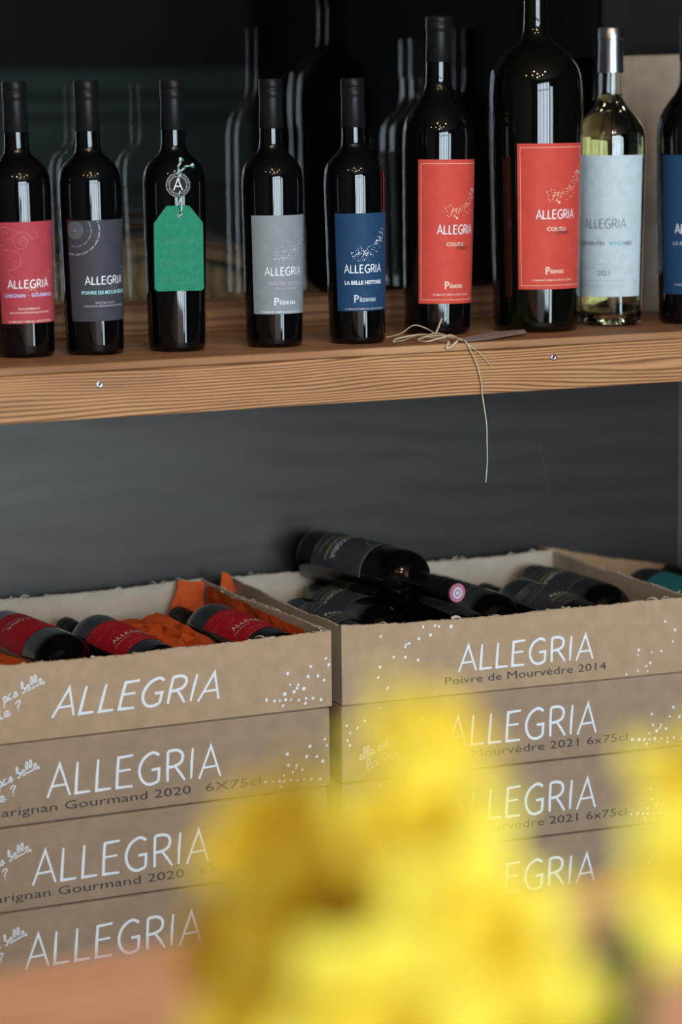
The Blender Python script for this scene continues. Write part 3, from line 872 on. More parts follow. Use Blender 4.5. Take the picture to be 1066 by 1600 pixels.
hole = [(0.002 + 0.0026 * math.cos(2 * math.pi * k / 12), 0.163 + 0.0026 * math.sin(2 * math.pi * k / 12)) for k in range(12)]
ov = [bm.verts.new((x, 0, z)) for x, z in out]; hv = [bm.verts.new((x, 0, z)) for x, z in hole]
oe = [bm.edges.new((ov[i], ov[(i + 1) % len(ov)])) for i in range(len(ov))]
he = [bm.edges.new((hv[i], hv[(i + 1) % 12])) for i in range(12)]
bmesh.ops.triangle_fill(bm, use_beauty=True, edges=oe + he)
r_ = bmesh.ops.extrude_face_region(bm, geom=list(bm.faces))
for v in [g for g in r_['geom'] if isinstance(g, bmesh.types.BMVert)]: v.co.y -= 0.0009
bmesh.ops.recalc_face_normals(bm, faces=bm.faces)
card = bm_obj('tag_card', bm, M['tag_green'], ht)
p = Print()
for tx, z, w_ in (("L'AVENTURE", 0.1285, 0.046), ("C'EST", 0.1155, 0.0215), ("L'AVENTURE", 0.1025, 0.046)):
    p.font(tx, 0.0005, z, w_, 0.0080, 0.0, 'C')
p.strokes('ALLEGRIA', -0.0225, 0.0825, 0.046, 0.0085, 0.0011)
vs = [(u, -0.00125 - k, v) for u, v, k in p.v]
obj('embossed_lettering', vs, p.f, M['tag_emboss'], card)
vs, fs = lathe([(-0.0006, 0.0145), (0.0, 0.0150), (0.0006, 0.0145)], 36)
md = obj('medallion', vs, fs, M['medal'], ht)
md.location = (0.0005, -0.0022, 0.199); md.rotation_euler = (R(84), 0, 0)
p = Print()
p.line([(-0.0052, -0.0062), (0, 0.0078), (0.0052, -0.0062)], 0.0012, 1); p.line([(-0.0033, -0.0015), (0.0033, -0.0015)], 0.0010, 1)
for rr in (0.0140, 0.0102):
    p.line([(rr * math.cos(2 * math.pi * k / 40), rr * math.sin(2 * math.pi * k / 40)) for k in range(41)], 0.0003, 1)
for k in range(30):
    a = 2 * math.pi * k / 30
    if k % 8 not in (0,):
        p.line([(0.0113 * math.cos(a), 0.0113 * math.sin(a)), (0.0126 * math.cos(a), 0.0126 * math.sin(a))], 0.0004, 1)
obj('medallion_print', [(u, v, 0.0008 + k) for u, v, k in p.v], p.f, M['p_white'], md)
def cord(pts, par):
    pts = smooth_path(pts, 8)
    for ph, mt in ((0, 'cord_green'), (math.pi, 'cord_white')):
        q = []
        for i, pp in enumerate(pts):
            a = i * 0.75 + ph
            q.append((pp[0] + 0.0009 * math.cos(a), pp[1] + 0.0009 * math.sin(a), pp[2]))
        vs, fs = tube(q, 0.0009, 6)
        obj('cord', vs, fs, M[mt], par, True)
cord([(0.002, -0.0016, 0.1625), (0.0045, -0.0032, 0.168), (0.002, -0.003, 0.177), (0.0025, -0.0032, 0.186), (0.002, -0.0012, 0.198), (0.0012, -0.0012, 0.210), (0.0015, -0.0015, 0.219), (0.0035, -0.001, 0.2255)], ht)
cord([(0.002, -0.001, 0.208), (0.0045, -0.001, 0.215), (0.010, -0.0005, 0.2205), (0.015, 0.0, 0.2210)], ht)
for (bx, bz, dx, dz) in ((0.0035, 0.2255, 0.5, 1.0), (0.015, 0.2210, 1.0, 0.15)):
    for k in range(6):
        a = (k - 2.5) * 0.22
        ex, ez = dx * math.cos(a) - dz * math.sin(a), dx * math.sin(a) + dz * math.cos(a)
        L = 0.0052
        vs, fs = tube([(bx, -0.0008, bz), (bx + ex * L * .6, -0.001, bz + ez * L * .6), (bx + ex * L, -0.0012, bz + ez * L)], 0.0006, 5)
        obj('frayed_end', vs, fs, M['cord_green' if k < 3 else 'cord_white'], ht)

# ------------------------------------------------------------------ raffia bow with a paper slip
M['raffia'] = noisy('raffia', (0.50, 0.40, 0.25), (0.66, 0.56, 0.40), (60, 60, 60), 0.6, 3)
M['slip'] = noisy('paper_slip', (0.33, 0.28, 0.26), (0.38, 0.33, 0.30), (90, 90, 90), 0.7, 3)
rf = empty('raffia_bow', (0, 0, 0), 0, 'loose knot of pale raffia with one long strand hanging over the shelf edge', 'raffia')
RAF = [
 ([(0.1040, 0.085, 1.1540), (0.1225, 0.080, 1.1585), (0.1440, 0.0853, 1.1675), (0.1619, 0.0860, 1.1625), (0.1667, 0.0747, 1.1575)], 0.0010),
 ([(0.0957, 0.0478, 1.1520), (0.1027, 0.0542, 1.1545), (0.1232, 0.0548, 1.1575), (0.1464, 0.0653, 1.1575), (0.1587, 0.0599, 1.1555)], 0.0014),
 ([(0.0935, 0.0428, 1.1520), (0.1200, 0.0632, 1.1520), (0.1446, 0.0763, 1.1555), (0.1548, 0.0621, 1.1530), (0.167, 0.05, 1.153)], 0.0012),
 ([(0.1667, 0.0720, 1.1555), (0.176, 0.080, 1.164), (0.1850, 0.0880, 1.1740)], 0.0011),
 ([(0.1267, 0.0426, 1.1520), (0.1297, 0.0246, 1.1520), (0.1407, 0.0217, 1.1545), (0.1492, 0.0189, 1.1565), (0.1600, 0.018, 1.1590), (0.1650, 0.006, 1.1545), (0.17, 0.004, 1.153)], 0.0016),
 ([(0.1267, 0.0426, 1.1530), (0.140, 0.046, 1.1560), (0.158, 0.040, 1.1570), (0.172, 0.030, 1.1545), (0.176, 0.018, 1.152)], 0.0015),
 ([(0.1480, 0.030, 1.1525), (0.150, 0.012, 1.153), (0.1480, 0.002, 1.1520), (0.1420, -0.0028, 1.1460), (0.1480, -0.0032, 1.1462), (0.1555, -0.0028, 1.1515), (0.162, 0.004, 1.1535)], 0.0014),
 ([(0.158, 0.035, 1.1540), (0.166, 0.014, 1.1545), (0.1690, 0.0, 1.1530), (0.1715, -0.0030, 1.1485), (0.1777, -0.0034, 1.1367), (0.1852, -0.0034, 1.1208), (0.1906, -0.0034, 1.1005), (0.1918, -0.0036, 1.0849), (0.195, -0.004, 1.0646), (0.1975, -0.004, 1.0466), (0.1978, -0.004, 1.0268), (0.1981, -0.004, 1.0029), (0.1958, -0.004, 0.9759)], 0.0009),
 ([(0.164, 0.02, 1.1540), (0.1690, 0.001, 1.1530), (0.1727, -0.0030, 1.1476), (0.1878, -0.0032, 1.1373), (0.2042, -0.0026, 1.1209)], 0.0006),
 ([(0.135, 0.05, 1.1530), (0.15, 0.058, 1.157), (0.166, 0.06, 1.158), (0.178, 0.045, 1.153), (0.186, 0.035, 1.152)], 0.0013),
]
for pts, r_ in RAF:
    vs, fs = tube(smooth_path(pts, 6), r_ * 1.25, 6, 0.55)
    obj('strand', vs, fs, M['raffia'], rf, True)
sl = empty('paper_slip', (0, 0, 0), 0, 'narrow grey-brown paper slip lying flat beside the raffia bow', 'paper')
prof = [(0.170, 0.004), (0.184, 0.030), (0.240, 0.060), (0.2905, 0.0640), (0.2825, 0.0440), (0.212, 0.012)]
cxs = [(x, y, SH + 0.0012 + 0.09 * y) for x, y in prof]
vs = cxs + [(x, y, z - 0.0004) for x, y, z in cxs]
n = len(prof)
fs = [tuple(range(n - 1, -1, -1)), tuple(range(n, 2 * n))] + [(i, (i + 1) % n, n + (i + 1) % n, n + i) for i in range(n)]
obj('sheet', vs, fs, M['slip'], sl)
p = Print(); rnd = random.Random(9)
for k in range(3):
    for j in range(9):
        t = j / 9
        x = 0.200 + 0.075 * t; y = 0.026 + 0.028 * t + k * 0.006
        p.line([(x, y), (x + 0.006, y + 0.0022)], 0.0007, 1)
obj('faint_writing', [(u, v, SH + 0.0016 + 0.09 * v + k) for u, v, k in p.v], p.f, M['p_grey'], sl)

# ------------------------------------------------------------------ kraft carton standing at the right end of the shelf
ct = empty('standing_carton', (0.585, 0.300, SH), 0, 'tall kraft carton standing behind the white wine bottle', 'carton')
bm = box_bm(0.0, 0.33, 0.0, 0.036, 0.0, 0.352, 0.002)
body = bm_obj('carton_body', bm, M['card_grey'], ct)
for v in body.data.vertices:
    if v.co.z > 0.3: v.co.z += 0.022 * v.co.x
M['carton_print'] = plain('carton_faint_print', (0.38, 0.30, 0.24), 0.8)
M['carton_grey'] = plain('carton_grey_band', (0.26, 0.19, 0.14), 0.8)
for a_ in (('R', 0.052, 0.093, 0.022, 0.030), ('O', 0.045, 0.045, 0.024, 0.026), ('I', 0.080, 0.045, 0.005, 0.026)):
    p = Print(); p.font(*a_)
    obj('faint_lettering', [(u, -0.0004 - k, v) for u, v, k in p.v], p.f, M['carton_print'], ct)
box('printed_band', 0.003, 0.327, -0.0004, 0.0002, 0.118, 0.160, M['carton_grey'], ct)

# ------------------------------------------------------------------ wine cartons
W, D, HB = 0.49, 0.39, 0.0972
G2 = 'stacked kraft wine cartons'
DOT_R = [[0.4827, 0.0598], [0.4624, 0.0523], [0.4853, 0.0514], [0.4313, 0.0462], [0.4579, 0.0404], [0.4719, 0.0388], [0.4793, 0.0327], [0.4333, 0.0319], [0.4442, 0.031], [0.4432, 0.0271], [0.452, 0.0249], [0.427, 0.0209], [0.4388, 0.0232], [0.4027, 0.0162], [0.4126, 0.0146], [0.4204, 0.0137], [0.4273, 0.0137], [0.4352, 0.0135], [0.4452, 0.0124], [0.4544, 0.0125], [0.464, 0.0122], [0.4539, 0.0073], [0.4233, 0.0073], [0.475, 0.0101]]
DOT_A = [[0.0524, 0.0812], [0.0693, 0.0541], [0.085, 0.0658], [0.0866, 0.0686], [0.0903, 0.0693], [0.1034, 0.074], [0.1192, 0.0775], [0.1093, 0.0885], [0.1256, 0.0886], [0.1308, 0.0872], [0.1472, 0.0859], [0.1021, 0.0473], [0.0849, 0.0527], [0.0509, 0.0431], [0.0482, 0.0303], [0.0611, 0.016]]
DOT_B = [[0.4489, 0.0674], [0.4637, 0.055], [0.4604, 0.0402], [0.4108, 0.0333], [0.4097, 0.0269], [0.4294, 0.0287], [0.4435, 0.029], [0.4277, 0.0152], [0.4221, 0.0117], [0.4098, 0.0067], [0.4238, 0.0045], [0.393, 0.0032]]
DOT_C = [[0.0509, 0.0907], [0.0305, 0.0762], [0.0069, 0.0723], [0.0208, 0.0681], [0.0111, 0.0629], [0.0075, 0.0538], [0.0105, 0.0473]]

def rim(u, L, base, amp, seed, sag):
    a = 0
    for k, (f, s) in enumerate(((3, 1.0), (7, 0.6), (17, 0.45), (41, 0.35), (83, 0.3))):
        a += s * math.sin(f * u / L * 6.283 * 0.5 + seed * (k + 1.3) * 2.1)
    return base + amp * a - sag * math.sin(math.pi * u / L)

def torn_panel(name, L, h, th, seed, mat, parent, place, sag=0.003, amp=0.0009, h2=None):
    """upright cardboard panel with a ragged hand-torn top edge; place(u, t, z) -> local point, t across the thickness"""
    n = 150
    vs, fs = [], []
    for i in range(n + 1):
        u = L * i / n
        hb = h if h2 is None else h + (h2 - h) * i / n
        za = rim(u, L, hb, amp, seed, sag); zb = rim(u, L, hb - 0.0006, amp * 1.2, seed + 5, sag)
        vs += [place(u, 0, 0), place(u, th, 0), place(u, th, zb), place(u, th * 0.5, max(za, zb) + 0.0005), place(u, 0, za)]
    for i in range(n):
        a, b = i * 5, (i + 1) * 5
        for k in range(5):
            k2 = (k + 1) % 5
            fs.append((a + k, a + k2, b + k2, b + k))
    fs.append((0, 1, 2, 3, 4)); fs.append(tuple(n * 5 + k for k in (4, 3, 2, 1, 0)))
    o = obj(name, vs, fs, mat, parent)
    bm = bmesh.new(); bm.from_mesh(o.data); bmesh.ops.recalc_face_normals(bm, faces=bm.faces); bm.to_mesh(o.data); bm.free()
    return o

def fibres(parent, place, L, h, seed, n, sag=0.003, big=0.0):
    rnd = random.Random(seed)
    V, F = [], []
    for k in range(n):
        u = rnd.random() * L
        z = rim(u, L, h, 0.0009, seed, sag)
        s = rnd.uniform(0.0015, 0.0042) if rnd.random() > big else rnd.uniform(0.005, 0.010)
        pts = []
        a = rnd.uniform(0, 6.28)
        p = Vector((u, rnd.uniform(-0.001, 0.004), z - 0.001))
        for j in range(5):
            pts.append(place(p.x, p.y, p.z))
            p = p + Vector((math.cos(a) * s * 0.4, rnd.uniform(-1, 1) * s * 0.35, (0.55 - 0.30 * j) * s * 0.6))
            a += rnd.uniform(-0.9, 0.9)
        vs, fs = tube(pts, [s * 0.16, s * 0.22, s * 0.18, s * 0.12, s * 0.05], 4, 0.5)
        b = len(V); V += vs; F += [tuple(b + i for i in f) for f in fs]
    o = obj('torn_fibres', V, F, M['fibre'], parent)
    o['kind'] = 'stuff'

def face_print(par, dy, jobs):
    for name, pr, mat in jobs:
        o = obj(name, [(u, dy - k, v) for u, v, k in pr.v], pr.f, M[mat], par)
        if name in ('speckles', 'handwriting'): o['kind'] = 'stuff'

def dots(pr, lst, r, seed, keep=1.0, jit=0.0):
    rnd = random.Random(seed)
    for (u, v) in lst:
        if u > W - 0.002: continue
        pr.dot(u + rnd.uniform(-jit, jit), v + rnd.uniform(-jit, jit), r * rnd.uniform(0.75, 1.25), 7, rnd.uniform(0.6, 1.0), rnd.uniform(0.6, 1.6))

def closed_carton(loc, rz, label, prints, mat='card_shaded', h=HB):
    e = empty('wine_carton', loc, rz, label, 'carton', G2)
    bm = box_bm(0, W, 0, D, 0.0006, h, 0.0028, 2)
    body = bm_obj('carton_body', bm, M[mat], e)
    box('top_flap', 0.004, W - 0.004, 0.003, D / 2 - 0.0006, h, h + 0.0004, M[mat], e)
    box('top_flap', 0.004, W - 0.004, D / 2 + 0.0006, D - 0.003, h, h + 0.0004, M[mat], e)
    face_print(body, -0.0004, prints)
    return e

def open_carton(loc, rz, label, prints, seed, mats=('card', 'card_in'), h=0.0965, back_h=None, tray=0.020, nf=170, sags=(0.004, 0.003), bh2=None):
    e = empty('wine_carton', loc, rz, label, 'carton', G2)
    th = 0.0042
    out, inn = M[mats[0]], M[mats[1]]
    bh = back_h or h
    fr = torn_panel('front_panel', W, h, th, seed, out, e, lambda u, t, z: (u, t, z), sags[0])
    torn_panel('back_panel', W, bh, th, seed + 1, inn, e, lambda u, t, z: (u, D - t, z), sags[1], h2=bh2)
    torn_panel('side_panel', D - 2 * th, h, th, seed + 2, inn, e, lambda u, t, z: (t, th + u, z), 0.002, h2=bh)
    torn_panel('side_panel', D - 2 * th, h, th, seed + 3, inn, e, lambda u, t, z: (W - t, th + u, z), 0.002, h2=bh2 or bh)
    box('bottom', th, W - th, th, D - th, 0.0, 0.004, out, e)
    box('inner_tray', th + 0.001, W - th - 0.001, th + 0.001, D - th - 0.001, 0.004, tray, inn, e)
    fibres(e, lambda u, t, z: (u, t, z), W, h, seed, nf, sags[0], 0.06)
    fibres(e, lambda u, t, z: (u, D - t, z), W, bh if not bh2 else (bh + bh2) / 2, seed + 1, 0 if bh2 else nf // 2, sags[1], 0.15)
    fibres(e, lambda u, t, z: (W - t, th + u, z), D - 2 * th, h, seed + 3, 0 if bh2 else nf // 2, 0.002, 0.15)
    face_print(fr, -0.0004, prints)
    return e

def handline(pr, dv=0.0, du=0.0):
    a = R(21)
    pr.script('elle est pas belle,', 0.0235 + du, 0.0265 + dv, 0.0062, 0.104, 0.0014, a)
    pr.script('la vie ?', 0.0330 + du, 0.0140 + dv, 0.0062, 0.062, 0.0014, R(19))

# left stack (square to the shelf)
XL = -0.508
rows_l = [0.7152, 0.6165, 0.5152, 0.4150]
def left_prints(i):
    jobs = []
    p = Print()
    u, v, w, h, sl = ((0.128, 0.0255, 0.212, 0.032, 0.28), (0.1225, 0.0310, 0.221, 0.0370, 0.06), (0.1065, 0.0300, 0.224, 0.0385, 0.06), (0.097, 0.0310, 0.224, 0.0385, 0.06))[i]
    p.strokes('ALLEGRIA', u, v, w, h, 0.0036, slant=sl)
    jobs.append(('white_lettering', p, 'white_print'))
    p = Print(); handline(p, (0.004, 0.004, 0.008, 0.008)[i], (0.0, -0.006, -0.014, -0.020)[i]); jobs.append(('handwriting', p, 'white_print'))
    p = Print(); dots(p, DOT_R, 0.0021, 3 + i, jit=0.0006); jobs.append(('speckles', p, 'white_print'))
    if i in (1, 2):
        o = 0.0 if i == 1 else -0.006
        p = Print(); p.font('Carignan Gourmand 2020', 0.049 + o, 0.0130, 0.255, 0.0105, 0.0); jobs.append(('black_lettering', p, 'black_print'))
        p = Print(); p.font('6X75cl', 0.323 + o, 0.0130, 0.073, 0.0105, 0.0); jobs.append(('black_lettering', p, 'black_print'))
    return jobs
LBL_L = ['open kraft carton of red-labelled bottles on top of the stack left',
         'closed kraft carton directly under the open carton of red-labelled bottles',
         'closed kraft carton, third from top in the stack left, printed 2020',
         'lowest visible kraft carton of the stack left, above the table edge']
offl = (0.0, -0.003, -0.008, -0.010)
lc = open_carton((XL, 0.0, rows_l[0] + 0.0008), 0, LBL_L[0], left_prints(0), 3, ('card', 'card_in'), 0.0945, 0.100, 0.020, 170, (0.005, 0.003))
for i in (1, 2, 3):
    closed_carton((XL + offl[i], 0.0, rows_l[i]), 0, LBL_L[i], left_prints(i), h=(rows_l[i - 1] - rows_l[i]) - 0.0010)

# right stack (turned a little)
AR = R(-3.5)
rows_r = [0.7146, 0.6170, 0.5195, 0.4215]
ur = (math.cos(AR), math.sin(AR))
OR = (-0.0001 - 0.004 * ur[0], -0.004 * ur[1])
def right_prints(i):
    jobs = []
    p = Print()
    if i == 0:
        p.strokes('ALLEGRIA', 0.1575, 0.0288, 0.188, 0.0310, 0.0034, slant=0.05); jobs.append(('white_lettering', p, 'white_print'))
        p = Print(); dots(p, DOT_A, 0.0020, 31); jobs.append(('speckles', p, 'white_print'))
        p = Print(); dots(p, DOT_B, 0.0020, 32); jobs.append(('speckles', p, 'white_print'))
        p = Print(); p.font('Poivre de Mourvèdre 2014', 0.1385, 0.0125, 0.2255, 0.0100, 0.0); jobs.append(('black_lettering', p, 'black_print'))
        return jobs
    p.strokes('ALLEGRIA', 0.1415, (0.0315, 0.0318, 0.0315)[i - 1], 0.2095, 0.0375, 0.0036, slant=0.06); jobs.append(('white_lettering', p, 'white_print'))
    p = Print(); handline(p); jobs.append(('handwriting', p, 'white_print'))
    p = Print(); dots(p, DOT_R, 0.0021, 40 + i, jit=0.0006); jobs.append(('speckles', p, 'white_print'))
    p = Print(); dots(p, DOT_C, 0.0019, 50 + i); jobs.append(('speckles', p, 'white_print'))
    if i in (1, 2):
        p = Print(); p.font('Mourvèdre 2021 6x75cl', 0.1755, 0.0155, 0.2205, 0.0105, 0.0); jobs.append(('black_lettering', p, 'black_print'))
    return jobs
LBL_R = ['open kraft carton of charcoal-labelled bottles, printed 2014 on its front',
         'closed kraft carton directly under the open carton printed 2014',
         'closed kraft carton printed 2021, second below the open 2014 carton',
         'lowest visible kraft carton right, partly behind the yellow flowers']
rc = open_carton((OR[0], OR[1], rows_r[0] + 0.0006), AR, LBL_R[0], right_prints(0), 12, ('card', 'card_in'), 0.0968, 0.1010, 0.020, 170, (0.003, 0.002))
for i in (1, 2, 3):
    closed_carton((OR[0] - 0.001 * i, OR[1], rows_r[i]), AR, LBL_R[i], right_prints(i), h=(rows_r[i - 1] - rows_r[i]) - 0.0010)

# third carton at the far right, behind
tc3 = open_carton((0.512, 0.022, 0.7150), 0, 'brown open carton behind the right corner of the 2014 carton', [], 25, ('card_brown', 'card_brown'), 0.080, 0.0985, 0.012, 30, (0.002, -0.004), bh2=-0.01)
for o in list(tc3.children):
    if o.name.startswith('side_panel'):
        pass

# support below the stacks (out of the picture)
pl = empty('floor_plinth', (0, 0, 0)); tag(pl, kind='structure')
box('plinth_block', -0.56, 0.50, -0.04, 0.415, 0.0, 0.4148, M['dark_wall'], pl)
box('plinth_block', 0.507, 1.02, 0.015, 0.415, 0.0, 0.7148, M['dark_wall'], pl)

# ------------------------------------------------------------------ bottles lying in the cartons
def lay_bottle(e, base, tip, roll_deg):
    """place a bottle so that its base centre is at `base` and its axis points to `tip`; label face up, rolled by roll_deg"""
    base = Vector(base); z = (Vector(tip) - base).normalized()
    upv = Vector((0, 0, 1))
    front = (upv - z * upv.dot(z)).normalized()       # where local -Y points
    y = -front
    x = y.cross(z)
    m3 = Matrix((x, y, z)).transposed()
    m3 = m3 @ Matrix.Rotation(R(roll_deg), 3, 'Z')
    mw = m3.to_4x4(); mw.translation = base
    e.matrix_world = mw

def from_carton(loc, rz, u, d, z):
    return Vector((loc[0] + u * math.cos(rz) - d * math.sin(rz), loc[1] + u * math.sin(rz) + d * math.cos(rz), z))

ZB = 0.7715
G3 = 'charcoal-labelled bottles lying in the 2014 carton'
G4 = 'red-labelled bottles lying in the left open carton'
right_set = [
 (0.042, 'b', 'charcoal-labelled bottle at the left end of the 2014 carton, neck to the wall', 12),
 (0.120, 'f', 'charcoal-labelled bottle second from left in the 2014 carton, neck to the front', 14),
 (0.200, 'b', 'charcoal-labelled bottle lying underneath the topmost bottle of the 2014 carton', 35),
 (0.280, 'f', 'charcoal-labelled bottle under the neck of the topmost bottle, neck to the front', 10),
 (0.362, 'b', 'charcoal-labelled bottle with dotted rings, second from right in the 2014 carton', 8),
 (0.443, 'f', 'charcoal-labelled bottle at the right end of the 2014 carton, against its side', 12),
]
for (u, w, text, rl) in right_set:
    e, cp = bottle(STD, 'std', 'dark2', text, G3)
    if w == 'f':
        lay_bottle(e, from_carton(OR, AR, u, 0.358, ZB), from_carton(OR, AR, u, 0.02, ZB), rl)
    else:
        lay_bottle(e, from_carton(OR, AR, u, 0.030, ZB), from_carton(OR, AR, u, 0.36, ZB), rl)
e, cp = bottle(STD, 'std', 'dark2', 'charcoal-labelled bottle lying on top of the others, capsule end facing out', G3)
lay_bottle(e, (0.1430, 0.372, 0.8390), (0.1860, 0.047, 0.8300), 26)
# printed disc on the capsule end of the topmost bottle
M['disc_pink'] = plain('capsule_disc_pink', (0.45, 0.10, 0.16), 0.4)
M['disc_pale'] = plain('capsule_disc_pale', (0.60, 0.62, 0.72), 0.35)
vs, fs = lathe([(0.3230, 0.0124), (0.3233, 0.0122)], 32); dsk = obj('capsule_disc', vs, fs, M['disc_pink'], cp)
p = Print()
p.dot(0, 0, 0.0030, 12)
p.line([(0.0060 * math.cos(2 * math.pi * k / 32), 0.0060 * math.sin(2 * math.pi * k / 32)) for k in range(33)], 0.0030, 1)
for k in range(20):
    a = 2 * math.pi * k / 20
    p.line([(0.0088 * math.cos(a), 0.0088 * math.sin(a)), (0.0110 * math.cos(a), 0.0110 * math.sin(a))], 0.0008, 1)
pm = mesh_of('disc_print', [(u, v, 0.3236 + k) for u, v, k in p.v], p.f, M['disc_pale']); put('disc_print', pm, cp)

left_set = [
 (0.040, 'b', 'red-labelled lying bottle nearest the left edge of the picture', 10),
 (0.120, 'b', 'red-labelled lying bottle, second from the left edge, mostly hidden', 10),
 (0.200, 'f', 'red-labelled lying bottle with its dark shoulder toward the viewer', 16),
 (0.280, 'b', 'red-labelled lying bottle in the middle of the left open carton', 0),
 (0.438, 'b', 'red-labelled lying bottle by the right side of the left open carton', 2),
]
for (u, w, text, rl) in left_set[2:]:
    e, cp = bottle(STD, 'std', 'red2', text, G4)
    lo = (XL, 0.0)
    if w == 'f':
        lay_bottle(e, from_carton(lo, 0, u, 0.358, ZB), from_carton(lo, 0, u, 0.02, ZB), rl)
    else:
        lay_bottle(e, from_carton(lo, 0, u, 0.030, ZB), from_carton(lo, 0, u, 0.36, ZB + 0.004), rl)

G5 = 'bottles in the brown carton at the far right'
e, cp = bottle(STD, 'std', 'teal', 'dark lying bottle with a teal label in the brown open carton', G5)
lay_bottle(e, (0.585, 0.045, 0.7655), (0.600, 0.385, 0.7600), 0)
lb = [c for c in e.children if c.name.startswith('label')][0]
p = Print(); p.dot(0.010, 0.070, 0.015, 20, 0.6)
put('white_patch', wrap(STD, p, M['p_white'], 0.036), lb)
e, cp = bottle(STD, 'std', None, 'unlabelled dark lying bottle cut off by the right edge, in the brown carton', G5)
lay_bottle(e, (0.700, 0.040, 0.7660), (0.700, 0.38, 0.7660), 0)

# ------------------------------------------------------------------ orange tissue in the left open carton
m, nt, b = new_mat('orange_tissue')
b.inputs['Base Color'].default_value = (0.60, 0.095, 0.02, 1); b.inputs['Roughness'].default_value = 0.75
b.inputs['Specular IOR Level'].default_value = 0.15
M['tissue'] = m
def tissue(name, text, corners, seed, amp, nu=10, nv=8, group='orange tissue paper in the left open carton'):
    rnd = random.Random(seed)
    c = [Vector(q) for q in corners]
    vs, fs = [], []
    for j in range(nv + 1):
        for i in range(nu + 1):
            s, t = i / nu, j / nv
            q = (c[0] * (1 - s) + c[1] * s) * (1 - t) + (c[3] * (1 - s) + c[2] * s) * t
            edge = 1.0 if 0 < i < nu and 0 < j < nv else 0.5
            q = q + Vector((rnd.uniform(-1, 1), rnd.uniform(-1, 1), rnd.uniform(-1, 1) + 0.6)) * amp * edge
            vs.append(q)
    for j in range(nv):
        for i in range(nu):
            a = j * (nu + 1) + i
            if (i + j) % 2: fs += [(a, a + 1, a + nu + 2), (a, a + nu + 2, a + nu + 1)]
            else: fs += [(a, a + 1, a + nu + 1), (a + 1, a + nu + 2, a + nu + 1)]
    o = obj(name, vs, fs, M['tissue'])
    md_ = o.modifiers.new('thickness', 'SOLIDIFY'); md_.thickness = 0.0004
    tag(o, text, 'tissue paper', group)
    return o
tissue('tissue_sheet', 'orange tissue mound in the gap between two red-labelled bottles', [(-0.186, 0.02, 0.772), (-0.110, 0.02, 0.772), (-0.112, 0.30, 0.790), (-0.186, 0.30, 0.785)], 1, 0.006, 7, 12)
tissue('tissue_sheet', 'orange tissue standing against the back right corner of the left carton', [(-0.085, 0.360, 0.760), (-0.026, 0.360, 0.760), (-0.024, 0.372, 0.815), (-0.060, 0.374, 0.818)], 2, 0.003, 6, 6)
tissue('tissue_sheet', 'orange tissue strip tucked along the right side of the left carton', [(-0.030, 0.03, 0.755), (-0.028, 0.355, 0.755), (-0.026, 0.355, 0.8125), (-0.026, 0.06, 0.800)], 3, 0.0025, 14, 4)
tissue('tissue_sheet', 'pointed orange tissue end sticking up over the 2014 carton corner', [(-0.0135, 0.345, 0.800), (0.016, 0.352, 0.800), (0.012, 0.362, 0.822), (0.000, 0.362, 0.829)], 4, 0.002, 4, 4)
tissue('tissue_sheet', 'scrap of orange tissue at the lower left, under the shouldered bottle', [(-0.475, 0.012, 0.790), (-0.352, 0.012, 0.778), (-0.352, 0.26, 0.770), (-0.475, 0.26, 0.775)], 5, 0.006, 7, 9)

# ------------------------------------------------------------------ barrel behind the glass
M['stave'] = wood('barrel_stave', (0.25, 0.19, 0.11), (0.13, 0.09, 0.05), 'Z', 0.03, 1.0)
M['head'] = wood('barrel_head', (0.40, 0.33, 0.19), (0.25, 0.19, 0.10), 'X', 0.03, 1.0)
M['hoop'] = noisy('barrel_hoop', (0.05, 0.055, 0.055), (0.10, 0.10, 0.10), (20, 20, 20), 0.45)
br = empty('wine_barrel', (0.165, 0.95, 0.81), 0, 'large oak barrel lying on its side behind the glass', 'barrel')
def bil(y): return 0.435 + 0.045 * math.sin(math.pi * y / 1.0)
NS = 36
vs, fs = [], []
ny_ = 8
for j in range(ny_ + 1):
    y = 1.0 * j / ny_
    ro, ri = bil(y), bil(y) - 0.028
    wdt = math.pi / NS * 0.975
    for (r_, sg) in ((ro, -1), (ro, 1), (ri, 1), (ri, -1)):
        vs.append((r_ * math.sin(sg * wdt), y, r_ * math.cos(sg * wdt)))
for j in range(ny_):
    a = j * 4
    for k in range(4):
        k2 = (k + 1) % 4
        fs.append((a + k, a + k2, a + 4 + k2, a + 4 + k))
fs += [(3, 2, 1, 0), (ny_ * 4, ny_ * 4 + 1, ny_ * 4 + 2, ny_ * 4 + 3)]
sm = mesh_of('stave', vs, fs, M['stave'])
for k in range(NS):
    put('stave', sm, br, (0, 0, 0), (0, 2 * math.pi * k / NS, 0))
for k in range(8):
    x0, x1 = -0.404 + 0.101 * k + 0.001, -0.404 + 0.101 * (k + 1) - 0.001
    rr = 0.404
    def zz(x): return math.sqrt(max(rr * rr - x * x, 0.0004))
    xm = (x0 + x1) / 2
    pts = [(x0, -zz(x0)), (xm, -zz(xm)), (x1, -zz(x1)), (x1, zz(x1)), (xm, zz(xm)), (x0, zz(x0))]
    vs = [(x, 0.030, z) for x, z in pts] + [(x, 0.052, z) for x, z in pts]
    fs = [(0, 1, 2, 3, 4, 5), (11, 10, 9, 8, 7, 6)] + [(i, i + 6, (i + 1) % 6 + 6, (i + 1) % 6) for i in range(6)]
    obj('head_board', vs, fs, M['head'], br)
